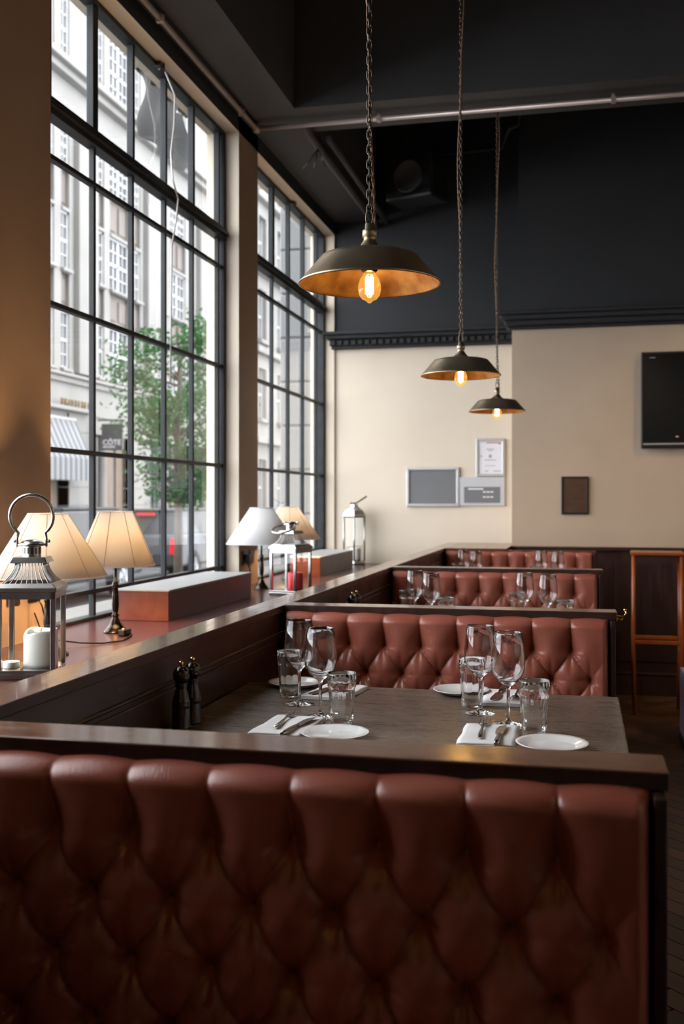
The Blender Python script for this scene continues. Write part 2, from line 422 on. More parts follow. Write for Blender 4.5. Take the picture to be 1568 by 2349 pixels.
# ================================================================== WINDOWS
ROWS = [SILL + .015, E - .396, E + .203, E + .787, E + 1.372, E + 1.53]
unit_pane = None
def window(idx, y0, y1, vs, detail=True):
    fr = MB()
    zt = HEAD; zb = SILL
    fr.box(XG - .03, XG + .03, y0, y0 + .028, zb, zt).box(XG - .03, XG + .03, y1 - .028, y1, zb, zt)
    fr.box(XG - .03, XG + .03, y0, y1, zt - .022, zt).box(XG - .03, XG + .03, y0, y1, zb, zb + .014)
    root = struct(fr.build('window_%d' % idx, M['iron'], bevel=.003))
    t = MB().box(XG - .025, XG + .035, y0, y1, E + 1.53, E + 1.60).box(XG + .03, XG + .05, y0, y1, E + 1.555, E + 1.575)
    t.build('transom', M['iron'], root, bevel=.003)
    vb = None
    for v in vs:
        if vb is None: vb = MB().box(-.012, .014, -.0105, .0105, 0, E + 1.53 - zb).build('glazing_bar', M['iron'], root, (XG, v, zb), bevel=.003)
        else: link_copy(vb, root, (XG, v, zb))
    for i, v in enumerate(vs):
        wd = .024 if i == 1 else .014 if i == 4 else .011
        MB().box(-.016, .018, -wd, wd, E + 1.60, zt - .02).build('casement_bar', M['iron'], root, (XG, v, 0), bevel=.003)
    for z in ROWS[1:5]:
        MB().box(XG - .014, XG + .018, y0 + .02, y1 - .02, z - .010, z + .010).build('glazing_bar', M['iron'], root, bevel=.003)
    global unit_pane
    ys = [y0 + .028] + list(vs) + [y1 - .028]; zs = ROWS + [None]
    cells = []
    for a, b in zip(ys[:-1], ys[1:]):
        for c, d in list(zip(ROWS[:-1], ROWS[1:])) + [(E + 1.60, zt - .022)]:
            cells.append((a, b, c, d))
    if not detail: cells = [(y0 + .03, y1 - .03, zb + .01, zt - .02)]
    for a, b, c, d in cells:
        if unit_pane is None:
            unit_pane = MB().add([(0, -.5, -.5), (0, .5, -.5), (0, .5, .5), (0, -.5, .5)], [(0, 1, 2, 3)]).build('pane', M['pane'], root)
            o = unit_pane
        else: o = link_copy(unit_pane, root, (0, 0, 0))
        o.location = (XG - .004, (a + b) / 2, (c + d) / 2); o.scale = (1, b - a, d - c)
        o.rotation_euler = (0, R(random.uniform(-.25, .25)), R(random.uniform(-.35, .35)))
    return root
w1 = window(1, *WINS[1], [3.80, 4.20, 4.60, 5.00, 5.39, 5.80])
w2 = window(2, *WINS[2], [6.50, 6.91, 7.32, 7.73, 8.14])
window(3, *WINS[0], [1.18, 1.58, 1.98, 2.38, 2.78, 3.18], False)
for i, (a, b) in enumerate(WINS):
    struct(MB().box(XO - .16, XG - .03, a - .04, b + .03, SILL - .06, SILL + .012).build('trim_%d' % (i + 3), M['stone'], bevel=.004))
# window stays / catches and the loose white flex
def catch(name, label, y, z):
    t = thing(name, label, 'latch', (XG + .035, y, z))
    MB().tube([(0, 0, -.02), (.02, 0, 0), (.015, .02, .02), (0, .03, .02)], .008).build('arm', M['black'], t)
    MB().box(-.01, .02, -.03, .03, -.01, .015).build('bracket', M['black'], t, bevel=.003)
catch('window_catch', 'black window opener on the head of the nearer window above its third pane', 4.86, HEAD - .02)
catch('window_catch', 'black window opener on the head of the farther window', 7.33, HEAD - .02)
fx = MB().tube([(XG + .05, 4.90, HEAD - .03), (XG + .07, 4.98, HEAD - .12), (XG + .05, 5.02, HEAD - .25), (XG + .04, 5.0, HEAD - .40),
                (XG + .055, 4.97, E + 1.70), (XG + .08, 4.93, E + 1.60), (XG + .08, 5.0, E + 1.53), (XG + .06, 5.02, E + 1.42),
                (XG + .04, 5.012, E + 1.30), (XG + .035, 5.012, E + .9), (XG + .032, 5.012, E + .6)], .0045, 6).build('white_cable', M['whiteflex'])
tag(fx, 'loose white cable hanging from the opener down a bar of the nearer window', 'cable')

# ================================================================== PIPES AND CEILING THINGS
t = thing('sprinkler_pipe', 'pale copper pipe running across the ceiling beam and along the window side', 'pipe', (0, 0, 0))
MB().tube([(-1.90, -3, E + 2.235), (-1.90, 6.02, E + 2.235)], .014, 10).build('pipe_run', M['pipe'], t)
MB().tube([(-1.90, 6.03, E + 2.235), (4.48, 6.03, E + 2.235)], .014, 10).build('pipe_run', M['pipe'], t)
MB().lathe([(0, -.022), (.022, -.02), (.022, .02), (0, .022)], 12, (-1.90, 6.03, E + 2.235)).build('elbow_joint', M['pipe'], t)
for x in (-1.15, .18, 1.4):
    MB().tube([(x, 6.03, E + 2.235), (x, 6.03, E + 2.27)], .007, 8).box(x - .012, x + .012, 6.012, 6.048, E + 2.218, E + 2.252).build('pipe_clip', M['pipe'], t)
for y in (2.6, 4.55, 5.75):
    MB().tube([(-1.90, y, E + 2.235), (-1.90, y, E + 2.27)], .007, 8).box(-1.918, -1.882, y - .012, y + .012, E + 2.218, E + 2.252).build('pipe_clip', M['pipe'], t)
t = thing('ceiling_duct_pipes', 'black painted pipes running below the ceiling beside the window side', 'pipe')
MB().tube([(-1.62, 6.0, E + 2.5), (-1.62, 6.06, E + 2.34), (-1.61, 6.18, E + 2.24), (-1.60, 6.4, E + 2.215), (-1.60, 8.33, E + 2.215)], .024, 10).build('pipe_run', M['soffit'], t)
MB().tube([(-1.52, 6.3, E + 2.24), (-1.52, 8.33, E + 2.24)], .02, 10).build('pipe_run', M['soffit'], t)
for a in (-.10, -.03, .04):
    MB().tube([(-1.60, 6.36, E + 2.20), (-1.60 + a, 6.38, E + 2.09)], .004, 5).build('loose_wire', M['black'], t)
cnd = MB().tube([(-1.3, YB - .01, E + 2.76), (-.60, YB - .01, E + 2.78), (-.52, YR, E + 2.79), (-.45, YR, E + 2.81), (-.43, YR, E + 2.95), (-.40, YR, E + 3.02), (4.4, YR, E + 3.03)], .014, 8).build('wall_conduit', M['soffit'])
tag(cnd, 'thin dark conduit stepping up across the dark upper wall', 'conduit')
cnd = MB().tube([(-1.2, 7.2, E + 2.72), (4.4, 7.2, E + 2.74)], .016, 8).build('ceiling_conduit', M['soffit'])
tag(cnd, 'straight dark conduit hung under the black ceiling behind the beam', 'conduit')
for x in (-1.1, .5, 2.2, 4): MB().tube([(x, 7.2, E + 2.72), (x, 7.2, ZC)], .006, 6).build('hanger_rod', M['soffit'], cnd)
t = thing('wall_speaker', 'black speaker unit high in the dark corner behind the pipes', 'speaker', (-1.22, 7.95, E + 2.45), R(-20))
MB().box(-.2, .2, -.14, .14, -.17, .17).build('cabinet', M['black'], t, bevel=.02)
MB().lathe([(.0, 0), (.11, .0), (.12, .012), (.125, 0)], 24).build('cone', M['soffit'], t, (0, -.142, .0), rot=(R(90), 0, 0))
MB().tube([(0, .13, .0), (0, .4, .1)], .02, 8).build('wall_bracket', M['black'], t)

# ================================================================== PENDANTS
def chainlink(mb, c, a, L=.0225, W=.0115, r=.0016, seg=14):
    pts = []
    for i in range(seg):
        t_ = 2 * PI * i / seg
        x = math.cos(t_) * W / 2; z = math.sin(t_) * L / 2
        z += (L - W) * .18 * (1 if math.sin(t_) > .01 else -1 if math.sin(t_) < -.01 else 0)
        pts.append((c[0] + x * math.cos(a), c[1] + x * math.sin(a), c[2] + z))
    mb.tube(pts, r, 6, closed=True); return mb
def make_pendant(label, loc, links):
    t = thing('pendant_lamp', label, 'pendant lamp', loc, 0, 'pendant lamps over the booths')
    prof_o = [(.0135, .122), (.0155, .118), (.0155, .108), (.013, .105), (.0135, .100), (.016, .096), (.021, .088), (.030, .078), (.040, .072), (.060, .0695), (.095, .066), (.110, .062), (.1165, .055), (.160, .004), (.1640, .001), (.1645, -.002), (.1620, -.003)]
    prof_i = [(.1620, -.003), (.1595, -.001), (.158, .003), (.1145, .052), (.108, .058), (.06, .065), (.02, .067), (.0, .067)]
    n = len(prof_o)
    MB().lathe(prof_o + prof_i[1:], 64, mis=[0] * (n - 1) + [1] * (len(prof_i) - 1)).build('shade', [M['bronze'], M['copper']], t)
    MB().lathe([(0, .140), (.010, .138), (.011, .124), (.0165, .122), (.0165, .106), (.0, .105)], 24).build('shade_cap', M['bronze'], t)
    MB().lathe([(0, .067), (.019, .066), (.019, .030), (.015, .026), (0, .026)], 24).build('bulb_socket', M['bronze_dark'], t)
    b = MB().lathe([(.012, .030), (.014, .022), (.022, .010), (.0265, -.004), (.0268, -.016), (.024, -.027), (.017, -.036), (.007, -.041), (.004, -.045), (0, -.046)], 28).build('bulb', M['amber'], t)
    f = MB()
    for i in range(10):
        a = 2 * PI * i / 10; rr = .0085
        f.tube([(rr * math.cos(a), rr * math.sin(a), .014), (rr * math.cos(a), rr * math.sin(a), -.024)], .0014, 5)
    f.build('filament', M['filament'], t)
    MB().tube([(0, 0, .015), (0, 0, -.028)], .0022, 6).build('filament_stem', M['lightgrey'], b)
    # shackle, chain, cord
    chainlink(MB(), (0, 0, .152), 0, .030, .016, .002).build('shackle', M['chain'], t)
    top = ZC - loc[2]; n = int((top - .168) / .0172)
    if links:
        l0 = chainlink(MB(), (0, 0, 0), 0).build('chain_link', M['chain'], t, (0, 0, .172))
        for i in range(1, n):
            c = link_copy(l0, t, (0, 0, .172 + i * .0172), rot=(0, 0, R(90) * (i % 2) + R(12) * math.sin(i * .5)))
    else:
        mb = MB()
        for i in range(n): chainlink(mb, (0, 0, .172 + i * .0172), R(90) * (i % 2) + .3 * math.sin(i * .4), seg=8)
        c = mb.build('chain', M['chain'], t)
    for ph in (0, PI):
        pts = [(.014, .004, .125)]
        z = .15
        while z < top:
            rad = .009 + .004 * math.sin(z * 9); a = z * 4.0
            pts.append((rad * math.cos(a) + .0016 * math.cos(z * 120 + ph), rad * math.sin(a) + .0016 * math.sin(z * 120 + ph), z)); z += .011
        MB().tube(pts, .0019, 5).build('cord', M['cord'], t)
    MB().lathe([(0, top - .03), (.03, top - .028), (.045, top - .005), (.045, top)], 24).build('ceiling_rose', M['bronze'], t)
    return t
make_pendant('large bronze pendant lamp hanging over the nearest table, copper lining glowing', (-.474, 2.37, E + .50), True)
make_pendant('middle bronze pendant lamp on a chain, second from the camera', (-.478, 4.30, E + .512), False)
make_pendant('bronze pendant lamp over the camera booth, left of the picture', (-.474, .42, E + .50), False)
make_pendant('smallest, farthest bronze pendant lamp hanging before the chimney breast edge', (-.470, 6.12, E + .515), False)

# ================================================================== BOOTHS
WX0, WX1 = -.935, .108
CT = E - .34
def tuft_mesh(name, x0, x1, ztop, zbot, sx=.0036, sz=.0036):
    # local coordinates: x as world x, y = 0 on the partition (bulge towards -y), z as world z
    wcol, hrow = .115, .0865
    xs = np.arange(x0, x1 + sx * .5, sx); zs = np.arange(0, ztop - zbot + sz * .5, sz)
    Xg, S = np.meshgrid(xs, zs)
    Zr0 = .098                                # first button row below the top edge
    zz = S - Zr0
    lob = -.028
    u0 = (Xg - lob) / wcol
    # end panels: no tufting to the right of the last seam except mild swelling
    v_ = np.maximum(zz, 0) / (2 * hrow)
    a = np.abs(np.sin(PI * (u0 + v_))); b = np.abs(np.sin(PI * (u0 - v_)))
    right = np.clip((Xg - lob) / .05, 0, 1); right = right * right * (3 - 2 * right)
    s_ = np.clip(-zz / .075, 0, 1); s_ = s_ * s_ * (3 - 2 * s_)
    Hc = .45 * (a * b) ** (.34 - .20 * s_)
    mx = np.maximum(a, b) ** .62
    Hf = .55 * (mx * (1 - s_) + s_ * .9)
    Hh = Hc + Hf
    Hh = Hh * (1 - .35 * right) + .35 * right * 1.0
    # past the right-most column only faint diagonal folds
    Hh = np.where(Xg > lob + wcol * .5, np.maximum(Hh, 1 - .9 * np.exp(-((Xg - lob - wcol * .5) / .03) ** 2) * (1 - Hh)), Hh)
    H_ = .048 * Hh
    # radiating creases round the buttons
    for r_ in range(0, 5):
        for i in range(-9, 1):
            bx = lob + wcol * (i + (.5 if r_ % 2 else 0)); bz = Zr0 + r_ * hrow
            if bx > lob + wcol * .5 + .001: continue
            dx = Xg - bx; dz = S - bz; rr = np.sqrt(dx * dx + dz * dz); th = np.arctan2(dz, dx)
            H_ += .0011 * np.sin(th * 11 + i * 1.7 + r_) * np.exp(-((rr - .022) / .014) ** 2) * np.clip(np.sin(th) * 1.4 + .3, 0, 1)
            H_ -= .008 * np.exp(-(rr / .011) ** 2)
    # top roll sags between the seams
    base = .026
    tt = np.clip(S / .026, 0, 1); env = np.sqrt(np.maximum(0, 1 - (1 - tt) ** 2))
    te = np.clip(np.minimum(Xg - x0, x1 - Xg) / .02, 0, 1); env2 = np.sqrt(np.maximum(0, 1 - (1 - te) ** 2))
    y = -(base + H_ * 1.0) * env * (.15 + .85 * env2)
    z = ztop - S + .004 * (1 - tt) * np.abs(np.sin(PI * u0)) 
    vs = np.stack([Xg, y, z], -1).reshape(-1, 3)
    nx, nz = len(xs), len(zs)
    idx = np.arange(nx * nz).reshape(nz, nx)
    f = np.stack([idx[:-1, :-1], idx[1:, :-1], idx[1:, 1:], idx[:-1, 1:]], -1).reshape(-1, 4)
    me = bpy.data.meshes.new(name)
    me.vertices.add(len(vs)); me.vertices.foreach_set('co', vs.astype(np.float32).ravel())
    me.loops.add(len(f) * 4); me.loops.foreach_set('vertex_index', f.astype(np.int32).ravel())
    me.polygons.add(len(f)); me.polygons.foreach_set('loop_start', (np.arange(len(f)) * 4).astype(np.int32))
    me.polygons.foreach_set('loop_total', np.full(len(f), 4, np.int32))
    me.polygons.foreach_set('use_smooth', np.ones(len(f), bool))
    me.materials.append(M['leather']); me.update(calc_edges=True); me.validate()
    return me
tuft = tuft_mesh('tufted_leather', -.932, .086, CT - .020, CT - .48)
def button_mesh():
    return MB().lathe([(0, .0055), (.004, .005), (.0068, .003), (.0075, 0), (.0075, -.003)], 14)
BUT = None
def booth(label, yf, last=False):
    global BUT
    t = thing('booth_bench', label, 'booth bench', (0, yf, 0), 0, 'leather booth benches in a row')
    if not last:
        cop = MB().box(WX0, WX1, 0, .097, CT - .024, CT).build('coping', [M['panel'], M['coping']], t, bevel=.0025)
        cop.data.polygons[5].material_index = 1
        MB().box(WX0, WX1 - .004, .006, .091, CT - .038, CT - .024).build('coping_moulding', M['panel'], t, bevel=.002)
        MB().box(WX0, WX1 - .012, .022, .079, .13, CT - .038).build('partition_panel', M['panel'], t)
    else:
        MB().box(-.50, WX1, 0, .06, CT - .03, CT - .012).build('coping', M['redwood'], t, bevel=.0025)
        MB().box(WX0, WX1 - .004, .004, .06, CT - .038, CT - .03).build('coping_moulding', M['panel'], t, bevel=.002)
        MB().box(WX0, WX1 - .012, .022, .06, .13, CT - .038).build('partition_panel', M['panel'], t)
    MB().box(WX1 - .020, WX1 - .004, -.030, .125 if not last else .06, .13, CT - .024).build('end_panel', M['panel'], t, bevel=.003)
    bk = bpy.data.objects.new('backrest', tuft); COL.objects.link(bk); bk.parent = t; bk.location = (0, .024, 0)
    for r_ in range(0, 4):
        for i in range(-8, 1):
            bx = -.028 + .115 * (i + (.5 if r_ % 2 else 0)); bz = CT - .020 - .098 - .0865 * r_
            if bx > .03 or bx < -.92: continue
            if BUT is None: BUT = button_mesh().build('button', M['button'], t, (0, 0, 0), rot=(R(90), 0, 0)); o = BUT
            else: o = link_copy(BUT, t, (0, 0, 0))
            o.location = (bx, .024 - .024, bz)
    # seat and its plinth
    MB().box(WX0 + .005, WX1 - .03, -.42, -.02, E - .88, E - .80).build('seat', M['leather'], t, bevel=.025, segs=4)
    MB().box(WX0 + .005, WX1 - .03, -.38, .02, .13, E - .88).build('seat_base', M['panel'], t)
    if not last:
        MB().box(WX0 + .005, WX1 - .03, .085, .16, E - .80, CT - .03).build('rear_backrest', M['leather'], t, bevel=.02, segs=4)
        MB().box(WX0 + .005, WX1 - .03, .12, .50, E - .88, E - .80).build('rear_seat', M['leather'], t, bevel=.025, segs=4)
        MB().box(WX0 + .005, WX1 - .03, .08, .46, .13, E - .88).build('rear_seat_base', M['panel'], t)
    return t
YF = [1.36, 3.265, 5.235, 7.38]
booth('leather booth bench at the camera position, behind and below the picture', -.56)
booth('large tufted brown leather booth back filling the foreground under polished coping', YF[0])
booth('tufted brown leather booth bench behind the nearest laid table', YF[1])
booth('third tufted leather booth bench, between the second and last tables', YF[2])
booth('farthest tufted leather booth bench against the cream wall', YF[3], True)
# side partition along the window ledge
sp_ = thing('side_partition', 'long polished wooden partition rail between booths and window ledge', 'partition', (0, 0, 0))
cop = MB().box(-1.03, WX0, -1, YB, CT - .024, CT).build('coping', [M['panel'], M['coping_long']], sp_, bevel=.0025)
cop.data.polygons[5].material_index = 1
MB().box(-1.02, WX0 - .006, -1, YB, .0, CT - .024).build('partition_panel', M['panel'], sp_)
MB().tube([(WX0 - .007, -1, E - .430), (WX0 - .007, 7.37, E - .430)], .006, 8).build('bead', M['panel'], sp_)
for a, b in ((.0, 1.36), (1.50, 3.20), (3.42, 5.18), (5.38, 7.3)):
    MB().box(WX0 - .008, WX0 - .001, a, b, E - .80, E - .445).build('raised_panel', M['panel'], sp_, bevel=.005)
as_ = MB().box(WX0 + .0, -.502, 7.442, YB, CT - .024, CT - .0002).build('alcove_shelf', M['coping'], bevel=.0025)
tag(as_, 'pale polished shelf behind the farthest bench under the framed notices', 'shelf')
MB().box(WX0, -.502, 7.38, 7.442, CT - .024, CT - .0002).build('front_edge', M['coping'], as_, bevel=.0025)
# ledge
lg = thing('window_ledge', 'wide glossy maroon wooden ledge below the windows', 'ledge')
MB().box(-2.058, -1.031, -1, YB, SILL - .035, SILL).build('ledge_board', M['ledge'], lg, bevel=.003)
MB().box(-2.058, -1.04, -1, YB, .0, SILL - .036).build('ledge_base', M['panel'], lg)
def plinth(label, y0, y1):
    t = thing('wooden_plinth', label, 'plinth', (-1.825, y0, SILL), 0, 'box plinths on the window ledge')
    MB().box(-.12, .125, 0, y1 - y0, 0, .125).build('box', M['redwood'], t, bevel=.002)
    MB().box(-.125, .130, -.004, y1 - y0 + .004, .125, .133).build('cover', M['boxtop'], t, bevel=.002)
plinth('long mahogany plinth with grey top on the ledge below the nearer window', 4.16, 5.30)
plinth('long mahogany plinth with grey top on the ledge near the cream wall', 6.81, 7.85)

# tables
def table(label, yc):
    t = thing('booth_table', label, 'table', (0, yc, 0), 0, 'booth tables')
    MB().box(-.93, .10, -.55, .55, E - .565, E - .525).build('tabletop', M['table'], t, bevel=.004)
    MB().box(-.85, .02, -.47, .47, E - .62, E - .565).build('apron', M['panel'], t)
    MB().lathe([(.0, .765), (.045, .765), (.045, .06), (.24, .03), (.24, 0), (0, 0)], 24).build('pedestal', M['black'], t, (-.42, 0, .13)).scale = (1, 1, (E - .62 - .13) / .765)
    return t
TY = [2.335, 4.27, 6.25]
table('dark oak table laid for four in the nearest booth', TY[0])
table('dark oak table in the second booth behind the first coping', TY[1])
table('dark oak table in the farthest booth', TY[2])
TZ = E - .525
table('unseen dark oak table of the camera booth, added to shade the foreground leather', .36)  # out-of-view table added to block light from the lower bench back

# ================================================================== TABLEWARE
def make_wine():
    t = thing('wine_glass', 'x', 'wine glass', (0, 0, 0), 0, 'wine glasses on the booth tables')
    out = [(0.0, .0), (.036, .0), (.0385, .0008), (.0385, .0018), (.030, .0035), (.012, .0065), (.0055, .011), (.0042, .020), (.0038, .05), (.0042, .080), (.0065, .088),
           (.014, .0945), (.025, .103), (.0335, .115), (.0385, .130), (.0398, .145), (.0385, .165), (.0358, .188), (.0330, .2145), (.0326, .2158)]
    inn = [(.0318, .2150), (.0346, .188), (.0373, .165), (.0386, .145), (.0373, .131), (.0322, .1165), (.0238, .105), (.013, .0975), (.005, .0945), (0, .0940)]
    MB().lathe(out + inn, 40).build('glass_body', M['glass'], t)
    return t
def make_tumbler():
    t = thing('tumbler', 'x', 'tumbler', (0, 0, 0), 0, 'ribbed tumblers on the booth tables')
    n = 40; mb = MB()
    rows = [(0, 0, 0), (.0255, 0, .2), (.0265, .002, .5), (.0270, .010, 1), (.0285, .035, 1), (.0310, .080, 1), (.0318, .088, .6), (.0335, .092, 0), (.0340, .118, 0), (.0336, .1222, 0), (.0325, .1218, 0),
            (.0308, .092, 0), (.0292, .080, .3), (.0262, .035, .5), (.0245, .014, .5), (.022, .0105, 0), (0, .0095, 0)]
    vs = []
    for r_, z, k in rows:
        for j in range(n):
            a = 2 * PI * j / n
            ph = (j % 4) / 4.0
            fac = 1 - k * .065 * math.sin(PI * ph) - (0 if (j % 4) else -.012 * k)
            vs.append((r_ * fac * math.cos(a), r_ * fac * math.sin(a), z))
    fs = [(i * n + j, i * n + (j + 1) % n, (i + 1) * n + (j + 1) % n, (i + 1) * n + j) for i in range(len(rows) - 1) for j in range(n)]
    mb.add(vs, fs, True)
    mb.build('glass_body', M['glass'], t)
    return t
def make_plate():
    t = thing('side_plate', 'x', 'plate', (0, 0, 0), 0, 'white side plates')
    MB().lathe([(0, .001), (.045, .001), (.047, 0), (.050, .002), (.070, .010), (.0755, .0125), (.0765, .0138), (.0755, .0145), (.068, .0125), (.052, .0060), (.048, .0048), (.0, .0045)], 56).build('dish', M['china'], t)
    return t
def make_napkin(w_=.125, d_=.20):
    t = thing('folded_napkin', 'x', 'napkin', (0, 0, 0), 0, 'folded white napkins')
    for k in range(3):
        mb = MB(); nx, ny = 12, 16; th = .0028; z0 = .0005 + k * .0031; vs = []
        ww = w_ * (1 - .012 * k)
        for lay in (0, 1):
            for j in range(ny + 1):
                for i in range(nx + 1):
                    x = -ww / 2 + ww * i / nx; y = -d_ / 2 + d_ * j / ny
                    ed = min(i, nx - i) / 1.5; e_ = min(1, ed)
                    zz = z0 + (th * (.35 + .65 * e_) if lay else 0) + .0008 * math.sin(x * 60 + k) * math.sin(y * 40) * (1 if lay else .0)
                    vs.append((x + .0015 * math.sin(y * 50 + k), y, zz))
        N = (nx + 1) * (ny + 1); fs = []
        for j in range(ny):
            for i in range(nx):
                a = j * (nx + 1) + i
                fs += [(a + N, a + 1 + N, a + nx + 2 + N, a + nx + 1 + N), (a, a + nx + 1, a + nx + 2, a + 1)]
        for i in range(nx):
            for b, s_ in ((0, 1), (ny * (nx + 1), -1)):
                q = (b + i, b + i + 1, b + i + 1 + N, b + i + N); fs.append(q if s_ > 0 else q[::-1])
        for j in range(ny):
            for b, s_ in ((0, -1), (nx, 1)):
                q = (b + j * (nx + 1), b + (j + 1) * (nx + 1), b + (j + 1) * (nx + 1) + N, b + j * (nx + 1) + N); fs.append(q if s_ > 0 else q[::-1])
        mb.add(vs, fs, True).build('fold', M['linen'], t)
    return t
def make_fork():
    # points towards +y, length .19, origin mid handle end
    t = thing('fork', 'x', 'fork', (0, 0, 0), 0, 'forks on the napkins')
    mb = MB()
    pts = [(0, 0, .004), (0, .03, .004), (0, .09, .005), (0, .115, .008), (0, .128, .007)]
    wd = [.006, .0055, .0028, .0028, .006]
    def ribbon(pts, wd, th):
        vs = []; fs = []
        for (x, y, z), w2 in zip(pts, wd):
            vs += [(x - w2, y, z), (x + w2, y, z), (x + w2 * .8, y, z + th), (x - w2 * .8, y, z + th)]
        for i in range(len(pts) - 1):
            for j in range(4):
                j2 = (j + 1) % 4; fs.append((i * 4 + j, i * 4 + j2, i * 4 + 4 + j2, i * 4 + 4 + j))
        fs += [(3, 2, 1, 0), tuple(len(vs) - 4 + j for j in range(4))]
        mb.add(vs, fs, True)
    ribbon(pts, wd, .002)
    ribbon([(0, .126, .007), (0, .136, .003), (0, .142, .0025)], [.006, .0115, .0120], .002)
    mb.build('handle', M['steel'], t)
    for x in (-.0102, -.0034, .0034, .0102):
        m2 = MB().tube([(x, .140, .0035), (x, .155, .0025), (x, .172, .0045), (x * .92, .186, .009)], [.0016, .0015, .0013, .0007], 6)
        m2.build('tine', M['steel'], t)
    return t
def make_knife():
    t = thing('table_knife', 'x', 'knife', (0, 0, 0), 0, 'knives on the napkins')
    MB().tube([(0, 0, .005), (0, .02, .005), (0, .07, .005), (0, .095, .005)], [.0045, .0062, .0055, .0042], 10).build('handle', M['steel'], t)
    vs = []; prof = [(.095, -.004, .004), (.100, -.009, .008), (.13, -.0105, .009), (.16, -.0100, .010), (.18, -.006, .010), (.192, .002, .009), (.197, .006, .0075)]
    for y, a, b in prof: vs += [(a, y, .0035), (b, y, .0045), (b, y, .0060), (a, y, .0042)]
    fs = [(i * 4 + j, i * 4 + (j + 1) % 4, i * 4 + 4 + (j + 1) % 4, i * 4 + 4 + j) for i in range(len(prof) - 1) for j in range(4)]
    fs += [(3, 2, 1, 0), tuple(len(vs) - 4 + j for j in range(4))]
    MB().add(vs, fs).build('blade', M['steel'], t, bevel=.0003)
    return t
def make_mill():
    t = thing('pepper_mill', 'x', 'pepper mill', (0, 0, 0), 0, 'dark wooden mills by the side partition')
    MB().lathe([(0, 0), (.0225, 0), (.0225, .004), (.0205, .010), (.0200, .045), (.0200, .052), (.0215, .055), (.0195, .058), (.0215, .062), (.0190, .066), (.0185, .070), (.0155, .082), (.0125, .092),
                (.0120, .095), (.0150, .098), (.0125, .101), (.0150, .104), (.0130, .107), (0, .107)], 28).build('body', M['millwood'], t)
    MB().lathe([(0, .107), (.0135, .108), (.0180, .115), (.0195, .124), (.0175, .134), (.0110, .141), (.004, .143), (0, .143)], 28).build('head', M['millwood'], t)
    MB().lathe([(0, .142), (.003, .142), (.003, .145), (.0055, .148), (.0062, .1515), (.0045, .155), (0, .156)], 16).build('knob', M['brass'], t)
    return t
M['millwood'] = mat('ebonised_mill_wood', (.012, .008, .006), .18, spec=.7)
proto = dict(wine=make_wine(), tumbler=make_tumbler(), plate=make_plate(), napkin=make_napkin(), fork=make_fork(), knife=make_knife(), mill=make_mill())
first = {k: True for k in proto}
def put(kind, label, x, y, z=TZ, rz=0):
    if kind in ('wine', 'tumbler'): z += .0006
    if first[kind]:
        o = proto[kind]; first[kind] = False; o['label'] = label; o.location = (x, y, z); o.rotation_euler = (0, 0, rz); return o
    return dup(proto[kind], label, (x, y, z), rz)
# nearest table
put('tumbler', 'ribbed tumbler behind the left pair of wine glasses on the nearest table', -.756, 2.693)
put('wine', 'empty wine glass at the back left of the nearest table', -.704, 2.601)
put('wine', 'empty wine glass at the front left of the nearest table beside a tumbler', -.612, 2.456)
put('tumbler', 'ribbed tumbler at the front left of the nearest table beside a plate', -.541, 2.376)
put('tumbler', 'ribbed tumbler behind the right pair of wine glasses on the nearest table', -.268, 2.671)
put('wine', 'empty wine glass at the back right of the nearest table', -.240, 2.588)
put('wine', 'empty wine glass at the front right of the nearest table', -.164, 2.472)
put('tumbler', 'ribbed tumbler at the front right of the nearest table beside a plate', -.100, 2.375)
put('plate', 'white side plate back left on the nearest table', -.783, 2.850)
put('plate', 'white side plate front left on the nearest table, half hidden by coping', -.528, 2.250)
put('plate', 'white side plate back right on the nearest table', -.314, 2.835)
put('plate', 'white side plate front right on the nearest table, half hidden by coping', -.058, 2.255)
put('napkin', 'white napkin back left on the nearest table with cutlery showing behind glasses', -.648, 2.76, rz=R(-8))
put('napkin', 'white napkin front left on the nearest table under fork and knife', -.655, 2.318, rz=R(-3))
put('napkin', 'white napkin back right on the nearest table under knife and fork', -.190, 2.78, rz=R(4))
put('napkin', 'white napkin front right on the nearest table under fork and knife', -.196, 2.325, rz=R(0))
NZ = TZ + .0095
put('fork', 'fork on the front left napkin of the nearest table', -.668, 2.262, NZ, R(2))
put('knife', 'knife on the front left napkin of the nearest table, tilted right', -.634, 2.195, NZ, R(-6))
put('fork', 'fork on the front right napkin of the nearest table', -.212, 2.262, NZ, R(1))
put('knife', 'knife reflecting gold on the front right napkin of the nearest table', -.172, 2.205, NZ, R(0))
put('fork', 'fork on the back right napkin of the nearest table, tines toward camera', -.160, 2.885, NZ, R(178))
put('knife', 'knife on the back right napkin of the nearest table', -.203, 2.89, NZ, R(176))
put('knife', 'knife on the back left napkin of the nearest table', -.640, 2.86, NZ, R(165))
put('fork', 'fork on the back left napkin of the nearest table', -.612, 2.865, NZ, R(168))
put('mill', 'ebony pepper mill nearer the camera in the nearest booth, round brass knob', -.893, 2.262)
put('mill', 'ebony salt mill beside the pepper mill in the nearest booth', -.890, 2.325)
